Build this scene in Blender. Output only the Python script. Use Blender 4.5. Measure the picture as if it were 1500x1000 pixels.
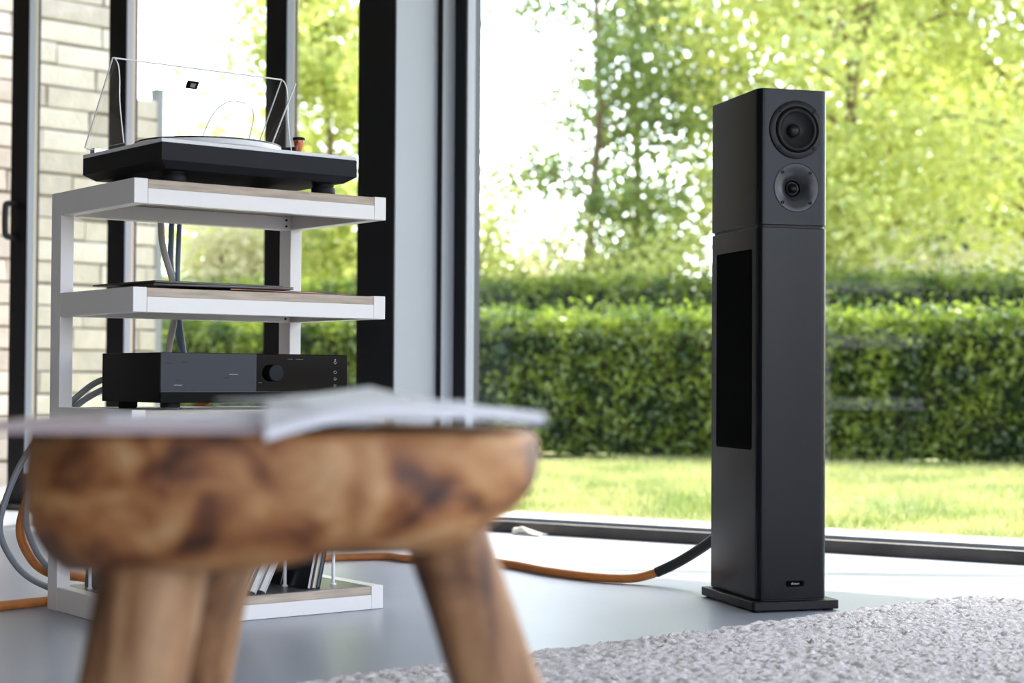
import bpy, bmesh, math, random
import numpy as np
from mathutils import Vector, Matrix

for o in list(bpy.data.objects):
    bpy.data.objects.remove(o)
S = bpy.context.scene
C = S.collection
random.seed(7)
rng = np.random.default_rng(7)
PI = math.pi

# ------------------------------------------------------------------ camera
cam_d = bpy.data.cameras.new('camera')
cam = bpy.data.objects.new('camera', cam_d)
C.objects.link(cam)
cam_d.sensor_width = 36.0
cam_d.lens = 2534.8 / 1500 * 36
cam.matrix_world = (Matrix.Translation((0, 0, 0.4909)) @ Matrix.Rotation(PI / 2 + 0.0211, 4, 'X')
                    @ Matrix.Rotation(0.0059, 4, 'Z'))
cam_d.clip_start = 0.05
cam_d.clip_end = 300
cam_d.dof.use_dof = True
cam_d.dof.focus_distance = 3.6
cam_d.dof.aperture_fstop = 3.7
cam_d.dof.aperture_blades = 0
S.camera = cam

# ------------------------------------------------------------------ light
FY = -0.5645                                   # the glazed facade runs along this heading
FO = (0.044, 5.4756)
U = (math.cos(FY), math.sin(FY))               # along the facade, to the right
N = (-math.sin(FY), math.cos(FY))              # out of the room, into the garden


def fw(a, b, z=0.0):
    return Vector((FO[0] + a * U[0] + b * N[0], FO[1] + a * U[1] + b * N[1], z))


SUN_AZ = math.radians(-9)                      # turned a little to the left of the facade normal
SUN_EL = math.radians(56.5)
head = math.atan2(N[1], N[0]) - SUN_AZ
sd = Vector((math.cos(head) * math.cos(SUN_EL), math.sin(head) * math.cos(SUN_EL), math.sin(SUN_EL)))
world = bpy.data.worlds.new('world')
S.world = world
world.use_nodes = True
wn = world.node_tree
wn.nodes.clear()
sky = wn.nodes.new('ShaderNodeTexSky')
sky.sky_type = 'NISHITA'
sky.sun_disc = False
sky.sun_elevation = SUN_EL
sky.sun_rotation = PI / 2 - head
sky.air_density = 1.0
sky.dust_density = 2.0
bgn = wn.nodes.new('ShaderNodeBackground')
bgn.inputs['Strength'].default_value = 0.82
wo = wn.nodes.new('ShaderNodeOutputWorld')
hs = wn.nodes.new('ShaderNodeHueSaturation')   # thin summer haze: a paler sky
hs.inputs['Saturation'].default_value = 0.55
wn.links.new(sky.outputs[0], hs.inputs['Color'])
tn = wn.nodes.new('ShaderNodeMix')
tn.data_type = 'RGBA'
tn.blend_type = 'MULTIPLY'
tn.inputs[0].default_value = 1.0
tn.inputs[7].default_value = (1.03, 0.98, 1.03, 1)
wn.links.new(hs.outputs[0], tn.inputs[6])
wn.links.new(tn.outputs[2], bgn.inputs[0])
wn.links.new(bgn.outputs[0], wo.inputs[0])

sl = bpy.data.lights.new('sun', 'SUN')
sl.energy = 7.4
sl.angle = math.radians(0.9)
sl.color = (1.0, 0.93, 0.82)
sun = bpy.data.objects.new('sun', sl)
C.objects.link(sun)
sun.rotation_euler = sd.to_track_quat('Z', 'Y').to_euler()
sun.location = (6, 12, 14)

S.view_settings.view_transform = 'Standard'
S.view_settings.look = 'None'
S.view_settings.gamma = 1.0
S.view_settings.use_curve_mapping = False
S.view_settings.exposure = 0.56

# ------------------------------------------------------------------ materials
MATS = {}


def rgb(h):
    """sRGB 0-255 triple to linear."""
    return tuple(((c / 255) / 12.92 if c / 255 <= 0.04045 else ((c / 255 + 0.055) / 1.055) ** 2.4) for c in h) + (1,)


def mat(name, col, rough=0.5, metal=0.0, spec=0.5, noise=None, bump=None, coat=0.0):
    """noise = (scale, amount, stretch xyz) varies the colour; bump = (scale, strength)."""
    m = bpy.data.materials.new(name)
    m.use_nodes = True
    nt = m.node_tree
    p = nt.nodes['Principled BSDF']
    c = rgb(col)
    p.inputs['Base Color'].default_value = c
    p.inputs['Roughness'].default_value = rough
    p.inputs['Metallic'].default_value = metal
    p.inputs['Specular IOR Level'].default_value = spec
    p.inputs['Coat Weight'].default_value = coat
    tc = nt.nodes.new('ShaderNodeTexCoord')
    if noise:
        mp = nt.nodes.new('ShaderNodeMapping')
        mp.inputs['Scale'].default_value = noise[2] if len(noise) > 2 else (1, 1, 1)
        nt.links.new(tc.outputs['Object'], mp.inputs[0])
        n = nt.nodes.new('ShaderNodeTexNoise')
        n.inputs['Scale'].default_value = noise[0]
        n.inputs['Detail'].default_value = 6
        nt.links.new(mp.outputs[0], n.inputs[0])
        r = nt.nodes.new('ShaderNodeValToRGB')
        k = noise[1]
        r.color_ramp.elements[0].position = 0.3
        r.color_ramp.elements[1].position = 0.7
        r.color_ramp.elements[0].color = tuple(max(0, v * (1 - k)) for v in c[:3]) + (1,)
        r.color_ramp.elements[1].color = tuple(min(1, v * (1 + k)) for v in c[:3]) + (1,)
        nt.links.new(n.outputs[0], r.inputs[0])
        nt.links.new(r.outputs[0], p.inputs['Base Color'])
    if bump:
        n2 = nt.nodes.new('ShaderNodeTexNoise')
        n2.inputs['Scale'].default_value = bump[0]
        n2.inputs['Detail'].default_value = 5
        nt.links.new(tc.outputs['Object'], n2.inputs[0])
        b = nt.nodes.new('ShaderNodeBump')
        b.inputs['Strength'].default_value = bump[1]
        b.inputs['Distance'].default_value = 0.01
        nt.links.new(n2.outputs[0], b.inputs['Height'])
        nt.links.new(b.outputs[0], p.inputs['Normal'])
    MATS[name] = m
    return m


def glass_mat(name, tint, ior=1.45, boost=0.0):
    m = bpy.data.materials.new(name)
    m.use_nodes = True
    nt = m.node_tree
    nt.nodes.clear()
    out = nt.nodes.new('ShaderNodeOutputMaterial')
    mix = nt.nodes.new('ShaderNodeMixShader')
    tr = nt.nodes.new('ShaderNodeBsdfTransparent')
    tr.inputs[0].default_value = tint
    gl = nt.nodes.new('ShaderNodeBsdfGlossy')
    gl.inputs['Roughness'].default_value = 0.0
    fr = nt.nodes.new('ShaderNodeFresnel')
    ge = nt.nodes.new('ShaderNodeNewGeometry')
    mi = nt.nodes.new('ShaderNodeMapRange')       # a thin sheet reflects alike from either side
    mi.inputs[3].default_value = ior
    mi.inputs[4].default_value = 1 / ior
    nt.links.new(ge.outputs['Backfacing'], mi.inputs[0])
    nt.links.new(mi.outputs[0], fr.inputs['IOR'])
    ad = nt.nodes.new('ShaderNodeMath')
    ad.operation = 'ADD'
    ad.use_clamp = True
    ad.inputs[1].default_value = boost
    nt.links.new(fr.outputs[0], ad.inputs[0])
    nt.links.new(ad.outputs[0], mix.inputs[0])
    nt.links.new(tr.outputs[0], mix.inputs[1])
    nt.links.new(gl.outputs[0], mix.inputs[2])
    nt.links.new(mix.outputs[0], out.inputs[0])
    MATS[name] = m
    return m


def leaf_mat(name, col, col2, trans=0.5, scale=1.2):
    m = bpy.data.materials.new(name)
    m.use_nodes = True
    nt = m.node_tree
    nt.nodes.clear()
    out = nt.nodes.new('ShaderNodeOutputMaterial')
    tc = nt.nodes.new('ShaderNodeTexCoord')
    n = nt.nodes.new('ShaderNodeTexNoise')
    n.inputs['Scale'].default_value = scale * 6
    n.inputs['Detail'].default_value = 3
    nt.links.new(tc.outputs['Object'], n.inputs[0])
    r = nt.nodes.new('ShaderNodeValToRGB')
    r.color_ramp.elements[0].position = 0.35
    r.color_ramp.elements[1].position = 0.65
    r.color_ramp.elements[0].color = rgb(col)
    r.color_ramp.elements[1].color = rgb(col2)
    nt.links.new(n.outputs[0], r.inputs[0])
    d = nt.nodes.new('ShaderNodeBsdfDiffuse')
    t = nt.nodes.new('ShaderNodeBsdfTranslucent')
    nt.links.new(r.outputs[0], d.inputs[0])
    nt.links.new(r.outputs[0], t.inputs[0])
    mx = nt.nodes.new('ShaderNodeMixShader')
    mx.inputs[0].default_value = trans
    nt.links.new(d.outputs[0], mx.inputs[1])
    nt.links.new(t.outputs[0], mx.inputs[2])
    g = nt.nodes.new('ShaderNodeBsdfGlossy')
    g.inputs['Roughness'].default_value = 0.35
    m2 = nt.nodes.new('ShaderNodeMixShader')
    m2.inputs[0].default_value = 0.05
    nt.links.new(mx.outputs[0], m2.inputs[1])
    nt.links.new(g.outputs[0], m2.inputs[2])
    nt.links.new(m2.outputs[0], out.inputs[0])
    MATS[name] = m
    return m


mat('white_metal', (238, 235, 232), 0.35, bump=(300, 0.02))
mat('shelf_wood', (186, 170, 152), 0.55, noise=(14, 0.22, (1, 10, 10)))
mat('shelf_dark', (92, 92, 96), 0.3)
mat('black_paint', (18, 19, 22), 0.35)
mat('frame_black', (18, 19, 22), 0.45, spec=0.3)
mat('frame_lit', (134, 138, 146), 0.42)  # outdoor light on the side faces of the dark frames, put into the colour
mat('frame_tan', (176, 158, 136), 0.5)
mat('rubber', (22, 23, 26), 0.6, spec=0.3)
mat('plaster', (226, 224, 220), 0.8, noise=(3, 0.04))
mat('plaster_taupe', (132, 122, 112), 0.85, noise=(3, 0.05))
mat('sill_dark', (64, 60, 58), 0.5, noise=(9, 0.35), bump=(60, 0.2))
mat('mortar', (104, 94, 84), 0.9)
mat('brick_a', (202, 191, 177), 0.85, noise=(9, 0.10), bump=(40, 0.5))
mat('brick_b', (190, 179, 166), 0.85, noise=(8, 0.12), bump=(36, 0.5))
mat('brick_c', (212, 202, 189), 0.85, noise=(7, 0.08), bump=(44, 0.5))
mat('paving', (158, 151, 144), 0.8, noise=(3, 0.12), bump=(70, 0.25))
mat('speaker_body', (8, 12, 19), 0.24, spec=0.24, bump=(900, 0.03))
mat('speaker_black', (13, 13, 15), 0.4, spec=0.3)
mat('speaker_cone', (24, 25, 27), 0.45)
mat('horn_grey', (46, 47, 51), 0.33)
mat('grille_cloth', (3, 3, 3), 0.9, spec=0.05)
mat('screw', (14, 14, 15), 0.3, metal=0.6)
mat('badge_text', (170, 172, 176), 0.4)
mat('tt_black', (17, 19, 26), 0.5, spec=0.2)
mat('tt_top', (222, 222, 224), 0.4)
mat('copper', (205, 130, 104), 0.2, metal=1.0)
mat('chrome', (210, 210, 212), 0.15, metal=1.0)
mat('amp_black', (5, 6, 7), 0.45, spec=0.08)
mat('amp_gloss', (4, 5, 7), 0.05, spec=0.1)
mat('amp_display', (30, 38, 50), 0.3, spec=0.3)
mat('icon_white', (170, 174, 178), 0.5)
mat('cable_grey', (128, 132, 138), 0.45)
mat('cable_blue', (96, 112, 132), 0.45)
mat('cable_beige', (172, 168, 162), 0.45)
mat('cable_orange', (186, 112, 46), 0.5, noise=(40, 0.12), bump=(400, 0.2))
mat('cable_sleeve', (20, 21, 23), 0.45)
mat('paper_white', (242, 242, 244), 0.6, noise=(6, 0.03))
mat('paper_pink', (188, 172, 170), 0.6, noise=(6, 0.10))
mat('print_dark', (40, 42, 50), 0.35)
mat('print_navy', (34, 40, 62), 0.3)
mat('sleeve_black', (18, 19, 23), 0.35)
mat('sleeve_slate', (70, 78, 90), 0.4)
mat('sleeve_beige', (196, 180, 156), 0.6)
mat('sleeve_white', (218, 218, 216), 0.6)
mat('page_edge', (206, 202, 196), 0.7, noise=(120, 0.15, (1, 1, 0.05)))
mat('bark', (120, 98, 78), 0.9, noise=(12, 0.3), bump=(30, 0.5))
mat('soil', (104, 92, 70), 0.95, noise=(4, 0.3))
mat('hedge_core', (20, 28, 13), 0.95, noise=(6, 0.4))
mat('tassel', (232, 226, 214), 0.9, bump=(120, 0.4))
glass_mat('clear_glass', (0.93, 0.965, 0.95, 1), 1.42)
glass_mat('acrylic', (0.985, 0.985, 0.985, 1), 1.35)
mat('acrylic_edge', (244, 246, 246), 0.25)
mat('post_grey', (128, 130, 132), 0.5)
leaf_mat('leaf_birch', (96, 122, 62), (162, 176, 98), 0.58)
leaf_mat('leaf_lime', (172, 188, 92), (232, 230, 146), 0.66)
leaf_mat('leaf_pale', (204, 200, 150), (228, 220, 178), 0.55)
leaf_mat('leaf_hedge', (52, 84, 28), (152, 168, 62), 0.55, 0.8)
leaf_mat('leaf_deep', (60, 88, 44), (96, 122, 60), 0.4)
leaf_mat('grass', (128, 146, 80), (194, 190, 130), 0.42, 0.35)
mat('lawn_soil', (150, 152, 98), 0.95, noise=(0.7, 0.16))

# floor: poured grey floor, satin
m = mat('floor_grey', (152, 156, 167), 0.3, noise=(1.6, 0.10), bump=(9, 0.03))
nt = m.node_tree
n = nt.nodes.new('ShaderNodeTexNoise')
n.inputs['Scale'].default_value = 5
n.inputs['Detail'].default_value = 8
mr = nt.nodes.new('ShaderNodeMapRange')
mr.inputs[3].default_value = 0.24
mr.inputs[4].default_value = 0.44
nt.links.new(n.outputs[0], mr.inputs[0])
nt.links.new(mr.outputs[0], nt.nodes['Principled BSDF'].inputs['Roughness'])

# stool wood: rough teak root with dark knots and pale streaks
m = bpy.data.materials.new('root_wood')
MATS['root_wood'] = m
m.use_nodes = True
nt = m.node_tree
p = nt.nodes['Principled BSDF']
p.inputs['Roughness'].default_value = 0.55
tc = nt.nodes.new('ShaderNodeTexCoord')
mp = nt.nodes.new('ShaderNodeMapping')
mp.inputs['Scale'].default_value = (1.0, 1.0, 1.5)
nt.links.new(tc.outputs['Object'], mp.inputs[0])
n1 = nt.nodes.new('ShaderNodeTexNoise')
n1.inputs['Scale'].default_value = 12
n1.inputs['Detail'].default_value = 6
n1.inputs['Distortion'].default_value = 1.0
nt.links.new(mp.outputs[0], n1.inputs[0])
r1 = nt.nodes.new('ShaderNodeValToRGB')
e = r1.color_ramp.elements
e[0].position = 0.33
e[0].color = rgb((50, 30, 20))
e[1].position = 0.74
e[1].color = rgb((230, 194, 144))
for pos, col in ((0.41, (118, 70, 38)), (0.49, (168, 110, 62)), (0.58, (198, 146, 92))):
    x = e.new(pos)
    x.color = rgb(col)
nt.links.new(n1.outputs[0], r1.inputs[0])
n3 = nt.nodes.new('ShaderNodeTexNoise')
n3.inputs['Scale'].default_value = 70
n3.inputs['Detail'].default_value = 4
nt.links.new(tc.outputs['Object'], n3.inputs[0])
mx = nt.nodes.new('ShaderNodeMix')
mx.data_type = 'RGBA'
mx.blend_type = 'MULTIPLY'
mx.inputs[0].default_value = 0.3
nt.links.new(r1.outputs[0], mx.inputs[6])
nt.links.new(n3.outputs[0], mx.inputs[7])
nt.links.new(mx.outputs[2], p.inputs['Base Color'])
bb = nt.nodes.new('ShaderNodeBump')
bb.inputs['Strength'].default_value = 0.4
bb.inputs['Distance'].default_value = 0.01
nt.links.new(n1.outputs[0], bb.inputs['Height'])
nt.links.new(bb.outputs[0], p.inputs['Normal'])
m = m.copy()
m.name = 'root_wood_leg'
MATS['root_wood_leg'] = m
m.node_tree.nodes['Mapping'].inputs['Scale'].default_value = (1.6, 1.6, 0.35)
for el, col in zip(m.node_tree.nodes['Color Ramp'].color_ramp.elements,
                   ((78, 52, 34), (128, 88, 56), (158, 114, 74), (176, 132, 90), (200, 160, 116))):
    el.color = rgb(col)

# rug wool
mat('rug_wool', (214, 208, 208), 0.95, noise=(60, 0.16), bump=(500, 0.5))


# ------------------------------------------------------------------ mesh helpers
class MB:
    def __init__(s):
        s.v, s.f = [], []

    def add(s, vs, fs):
        k = len(s.v)
        s.v += [tuple(p) for p in vs]
        s.f += [tuple(i + k for i in q) for q in fs]
        return s

    def box(s, x0, x1, y0, y1, z0, z1):
        vs = [(x, y, z) for z in (z0, z1) for y in (y0, y1) for x in (x0, x1)]
        return s.add(vs, [(0, 2, 3, 1), (4, 5, 7, 6), (0, 1, 5, 4), (2, 6, 7, 3), (0, 4, 6, 2), (1, 3, 7, 5)])

    def prism(s, poly, axis, lo, hi):
        """poly of 2d points extruded along axis; the two others keep their order."""
        def P(a, b, h):
            return {'x': (h, a, b), 'y': (a, h, b), 'z': (a, b, h)}[axis]
        n = len(poly)
        vs = [P(a, b, lo) for a, b in poly] + [P(a, b, hi) for a, b in poly]
        fs = [tuple(range(n))[::-1], tuple(range(n, 2 * n))]
        fs += [(i, (i + 1) % n, n + (i + 1) % n, n + i) for i in range(n)]
        return s.add(vs, fs)

    def lathe(s, prof, centre, axis='z', n=32, caps=True):
        """prof: (radius, height) pairs from bottom to top."""
        k = len(prof)
        vs = []
        for r, h in prof:
            for i in range(n):
                t = 2 * PI * i / n
                a, b = r * math.cos(t), r * math.sin(t)
                q = {'z': (a, b, h), 'y': (a, -h, b), 'x': (h, a, b)}[axis]
                vs.append((centre[0] + q[0], centre[1] + q[1], centre[2] + q[2]))
        fs = [(j * n + i, j * n + (i + 1) % n, (j + 1) * n + (i + 1) % n, (j + 1) * n + i)
              for j in range(k - 1) for i in range(n)]
        if caps:
            fs += [tuple(range(n))[::-1], tuple((k - 1) * n + i for i in range(n))]
        return s.add(vs, fs)

    def tube(s, pts, r, n=8, smooth=6, closed=False):
        pts = [Vector(p) for p in pts]
        rr = r if isinstance(r, (list, tuple)) else [r] * len(pts)
        if smooth and len(pts) > 2:
            q, r2 = [], []
            for i in range(len(pts) - 1):
                p0, p1, p2, p3 = pts[max(i - 1, 0)], pts[i], pts[i + 1], pts[min(i + 2, len(pts) - 1)]
                for k in range(smooth):
                    t = k / smooth
                    q.append(0.5 * ((2 * p1) + (p2 - p0) * t + (2 * p0 - 5 * p1 + 4 * p2 - p3) * t * t
                                    + (3 * p1 - p0 - 3 * p2 + p3) * t ** 3))
                    r2.append(rr[i] * (1 - t) + rr[i + 1] * t)
            q.append(pts[-1])
            r2.append(rr[-1])
            pts, rr = q, r2
        vs = []
        up = Vector((0.13, 0.21, 0.97)).normalized()
        for i, p_ in enumerate(pts):
            d = (pts[min(i + 1, len(pts) - 1)] - pts[max(i - 1, 0)]).normalized()
            x = d.cross(up)
            if x.length < 0.05:
                x = d.cross(Vector((1, 0, 0)))
            x.normalize()
            up = x.cross(d).normalized()
            for k in range(n):
                t = 2 * PI * k / n
                vs.append(p_ + (x * math.cos(t) + up * math.sin(t)) * rr[i])
        m_ = len(pts)
        fs = [(j * n + i, j * n + (i + 1) % n, (j + 1) * n + (i + 1) % n, (j + 1) * n + i)
              for j in range(m_ - 1) for i in range(n)]
        fs += [tuple(range(n))[::-1], tuple((m_ - 1) * n + i for i in range(n))]
        return s.add(vs, fs)

    def mesh(s, name, material, smooth=None):
        me = bpy.data.meshes.new(name)
        me.from_pydata(s.v, [], s.f)
        bm = bmesh.new()
        bm.from_mesh(me)
        bmesh.ops.recalc_face_normals(bm, faces=bm.faces)
        bm.to_mesh(me)
        bm.free()
        me.materials.append(MATS[material])
        if smooth is not None:
            me.shade_smooth()
            me.set_sharp_from_angle(angle=math.radians(smooth))
        return me

    def build(s, name, material, parent=None, smooth=None, bevel=0):
        o = bpy.data.objects.new(name, s.mesh(name, material, smooth))
        C.objects.link(o)
        if parent is not None:
            o.parent = parent
        if bevel:
            b = o.modifiers.new('bevel', 'BEVEL')
            b.width = bevel
            b.segments = 2
            b.limit_method = 'ANGLE'
        return o


def empty(name, loc=(0, 0, 0), rz=0.0):
    o = bpy.data.objects.new(name, None)
    C.objects.link(o)
    o.location = loc
    o.rotation_euler = (0, 0, rz)
    o.empty_display_size = 0.05
    return o


def tag(o, label=None, cat=None, group=None, kind=None):
    if label:
        o['label'] = label
    if cat:
        o['category'] = cat
    if group:
        o['group'] = group
    if kind:
        o['kind'] = kind
    return o


def facade_place(o):
    o.location = (FO[0], FO[1], 0)
    o.rotation_euler = (0, 0, FY)
    return o


def np_mesh(name, V, F, material, smooth=True):
    """V (n,3), F (m,k) arrays to mesh quickly."""
    me = bpy.data.meshes.new(name)
    k = F.shape[1]
    me.vertices.add(len(V))
    me.vertices.foreach_set('co', np.ascontiguousarray(V, dtype=np.float32).ravel())
    me.loops.add(F.size)
    me.loops.foreach_set('vertex_index', np.ascontiguousarray(F, dtype=np.int32).ravel())
    me.polygons.add(len(F))
    me.polygons.foreach_set('loop_start', np.arange(0, F.size, k, dtype=np.int32))
    me.update(calc_edges=True)
    me.validate()
    me.materials.append(MATS[material])
    if smooth:
        me.shade_smooth()
    return me


def link(name, me, parent=None):
    o = bpy.data.objects.new(name, me)
    C.objects.link(o)
    if parent is not None:
        o.parent = parent
    return o


def leaf_cloud(name, pts, size, material, parent=None, aspect=0.6, up_bias=0.0):
    """one folded four-corner leaf at every point, turned at random."""
    pts = np.asarray(pts, dtype=float)
    k = len(pts)
    d = rng.normal(size=(k, 3))
    d /= np.linalg.norm(d, axis=1)[:, None]
    d[:, 2] *= (1 - up_bias)
    d /= np.linalg.norm(d, axis=1)[:, None]
    e_ = np.cross(d, rng.normal(size=(k, 3)))
    e_ /= np.linalg.norm(e_, axis=1)[:, None]
    nn_ = np.cross(d, e_)
    s_ = size * rng.uniform(0.65, 1.3, k)[:, None]
    a = pts - d * s_ * 0.5
    b = pts + e_ * s_ * aspect * 0.5 + nn_ * s_ * 0.12
    c = pts + d * s_ * 0.5
    f = pts - e_ * s_ * aspect * 0.5 + nn_ * s_ * 0.12
    V = np.stack([a, b, c, f], 1).reshape(-1, 3)
    i = np.arange(k) * 4
    F = np.concatenate([np.stack([i, i + 1, i + 2], 1), np.stack([i, i + 2, i + 3], 1)])
    o = link(name, np_mesh(name, V, F, material, smooth=False), parent)
    o['kind'] = 'stuff'
    return o


def vnoise(x, y, seed=0):
    """smooth value noise on numpy arrays."""
    r_ = np.random.default_rng(seed).random((64, 64))
    xi, yi = np.floor(x).astype(int), np.floor(y).astype(int)
    fx, fy_ = x - xi, y - yi
    fx, fy_ = fx * fx * (3 - 2 * fx), fy_ * fy_ * (3 - 2 * fy_)
    g = lambda i, j: r_[i % 64, j % 64]
    return ((g(xi, yi) * (1 - fx) + g(xi + 1, yi) * fx) * (1 - fy_)
            + (g(xi, yi + 1) * (1 - fx) + g(xi + 1, yi + 1) * fx) * fy_)


# ================================================================== THE ROOM
def struct(name, mb, material, bevel=0, parent=None):
    o = mb.build(name, material, parent, bevel=bevel)
    if parent is None:
        facade_place(o)
        o['kind'] = 'structure'
    return o


A0, A1, B1, HC = -2.75, 6.2, -7.4, 2.72          # room extent along / across the facade, ceiling height
struct('floor', MB().box(A0, A1, B1, 0.12, -0.12, 0.0), 'floor_grey')
struct('ceiling', MB().box(A0, A1, B1, 0.95, HC, HC + 0.18), 'plaster')  # reaches past the glass as an unseen overhang, added to end the sun patch
struct('wall_left', MB().box(A0 - 0.15, A0, B1, 0.12, -0.12, HC), 'plaster_taupe')
wb = MB()                                        # back wall with one wide window opening
for x0, x1, z0, z1 in ((A0, 3.9, 0, HC), (6.0, A1, 0, HC), (3.9, 6.0, 2.5, HC)):
    wb.box(x0, x1, B1 - 0.2, B1, z0, z1)
struct('wall_back', wb, 'plaster_taupe')
wr = MB()                                        # right side: three wide glazed bays between slim piers
for y0, y1 in ((B1, B1 + 0.25), (-4.95, -4.75), (-2.35, -2.15), (-0.1, 0.12)):
    wr.box(A1, A1 + 0.15, y0, y1, 0, HC)
wr.box(A1, A1 + 0.15, B1, 0.12, 2.52, HC)
struct('wall_right', wr, 'plaster')
struct('trim_1', MB().box(-0.445, A1, -0.02, 0.12, 2.55, HC), 'frame_black')
struct('trim_2', MB().box(A0, -0.445, -0.3, 0.12, 2.55, HC), 'frame_black')

# steel column beside the big fixed window, light on its reveal put into a pale panel
col = tag(facade_place(empty('trim_3')), kind='structure')
MB().box(-0.445, -0.301, -0.30, 0.10, 0, 2.6).build('column_casing', 'frame_black', col, bevel=0.002)
MB().box(-0.301, -0.298, -0.296, 0.09, 0, 2.6).build('lit_reveal', 'frame_lit', col)
MB().box(-0.298, -0.279, -0.07, 0.09, 0, 2.6).build('shadow_gap', 'frame_black', col)

# window_1: the big fixed pane on the right
w1 = tag(facade_place(empty('window_1')), kind='structure')
MB().box(-0.279, -0.235, 0.0, 0.09, 0, 2.55).build('stile', 'frame_black', w1, bevel=0.0015)
MB().box(-0.2792, -0.2785, -0.068, 0.0, 0, 2.55).build('lit_reveal', 'frame_lit', w1)  # painted light on the side face of the frame
MB().box(-0.235, -0.232, 0.006, 0.05, 0, 2.55).build('lit_edge', 'frame_lit', w1)  # light on the thin inner side of the stile, painted pale
MB().box(-0.279, A1, 0.0, 0.055, 0.0, 0.036).build('sill_rail', 'sill_dark', w1, bevel=0.002)
MB().box(-0.232, A1, 0.038, 0.06, 0.036, 0.046).build('lit_edge', 'frame_lit', w1)  # bright reflection along the foot of the glass, painted as a strip
MB().box(3.0, 3.05, 0.0, 0.09, 0.04, 2.55).build('stile', 'frame_black', w1, bevel=0.0015)
MB().box(-0.232, 3.0, 0.043, 0.0432, 0.046, 2.55).build('pane', 'clear_glass', w1)
MB().box(3.05, A1, 0.043, 0.0432, 0.046, 2.55).build('pane', 'clear_glass', w1)


def stile(parent, a0, a1, b0=-0.23, d=0.06, z0=0.0, z1=2.55):
    MB().box(a0, a1 - 0.002, b0, b0 + d, z0, z1).build('stile', 'frame_black', parent, bevel=0.0015)
    MB().box(a1 - 0.002, a1, b0 + 0.002, b0 + d * 0.55, z0, z1).build('edge_strip', 'frame_lit', parent)  # light on the side of the stile, painted as a pale strip
    MB().box(a1 - 0.002, a1 - 0.0005, b0 + d * 0.55, b0 + d * 0.75, z0, z1).build('edge_strip', 'frame_tan', parent)


# window_2: fixed glazing left of the column
w2 = tag(facade_place(empty('window_2')), kind='structure')
stile(w2, -0.887, -0.796)
MB().box(-1.50, -0.445, -0.23, -0.17, 0.0, 0.06).build('sill_rail', 'frame_black', w2)
MB().box(-0.796, -0.445, -0.205, -0.2048, 0.06, 2.55).build('pane', 'clear_glass', w2)
MB().box(-1.50, -0.887, -0.205, -0.2048, 0.06, 2.55).build('pane', 'clear_glass', w2)

# door_1: the glazed sliding leaf with its pull handle
d1 = tag(facade_place(empty('door_1')), kind='structure')
stile(d1, -2.115, -2.024)
stile(d1, -1.614, -1.527)
MB().box(-2.024, -1.614, -0.23, -0.17, 0.02, 0.13).build('bottom_rail', 'frame_black', d1, bevel=0.0015)
MB().box(-2.024, -1.614, -0.23, -0.17, 2.42, 2.55).build('top_rail', 'frame_black', d1)
MB().box(-2.024, -1.614, -0.2, -0.1998, 0.13, 2.42).build('pane', 'clear_glass', d1)
hb = MB().tube([(-2.085, -0.228, 1.125), (-2.092, -0.262, 1.123), (-2.095, -0.270, 1.105), (-2.095, -0.270, 1.02),
                (-2.092, -0.262, 1.002), (-2.085, -0.228, 1.0)], 0.012, 10, 5)
hb.build('handle', 'black_paint', d1, smooth=50)
struct('trim_4', MB().box(A0, -1.614, -0.31, -0.14, 0.0, 0.018), 'sill_dark')

# ================================================================== OUTSIDE
GZ = -0.03
tag(link('garden_ground', np_mesh('garden_ground', np.array([fw(-60, 1.02, GZ - 0.012), fw(60, 1.02, GZ - 0.012), fw(60, 120, GZ - 0.012), fw(-60, 120, GZ - 0.012)]),
                          np.array([[0, 1, 2, 3]]), 'lawn_soil', False)), kind='structure')
struct('paving_strip', MB().box(-6, 12, 0.12, 1.05, -0.12, GZ + 0.005), 'paving')
for o in list(C.objects):
    if o.name.startswith('paving_strip'):
        o.name = 'trim_5'

# grass blades of the lawn, nobody could count them
k = 90000
ga = rng.uniform(-5.5, 3.2, k)
gb = 1.0 + rng.random(k) ** 1.15 * 5.2
gp = np.stack([FO[0] + ga * U[0] + gb * N[0], FO[1] + ga * U[1] + gb * N[1]], 1)
keep = ((gp[:, 0] + 2.386) * 0.694 - (gp[:, 1] - 8.4) * 0.72 > 0.05) & ((gp[:, 0] - 2.01) * 0.295 + (gp[:, 1] - 11.0) * 0.955 < 0.12)
gp = gp[keep]
k = len(gp)
ang = rng.uniform(0, PI, k)
hgt = rng.uniform(0.022, 0.055, k)
wd = rng.uniform(0.003, 0.006, k)
lean = rng.normal(0, 0.018, (k, 2))
V = np.zeros((k, 3, 3))
V[:, 0, :2] = gp - np.stack([np.cos(ang), np.sin(ang)], 1) * wd[:, None]
V[:, 1, :2] = gp + np.stack([np.cos(ang), np.sin(ang)], 1) * wd[:, None]
V[:, 0, 2] = V[:, 1, 2] = GZ - 0.014
V[:, 2, :2] = gp + lean
V[:, 2, 2] = GZ - 0.012 + hgt
lawn = link('lawn_grass', np_mesh('lawn_grass', V.reshape(-1, 3), np.arange(3 * k).reshape(-1, 3), 'grass', False))
tag(lawn, 'short sunlit lawn grass between the paving and the clipped hedge', 'grass', kind='stuff')


# --- brick wall of the neighbouring building, every brick its own piece
WD = Vector((0.72, 0.694, 0)).normalized()
WN = Vector((WD.y, -WD.x, 0))                    # towards the camera
W0 = Vector((-2.386, 8.4, 0))
WROT = math.atan2(WD.y, WD.x)


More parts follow.
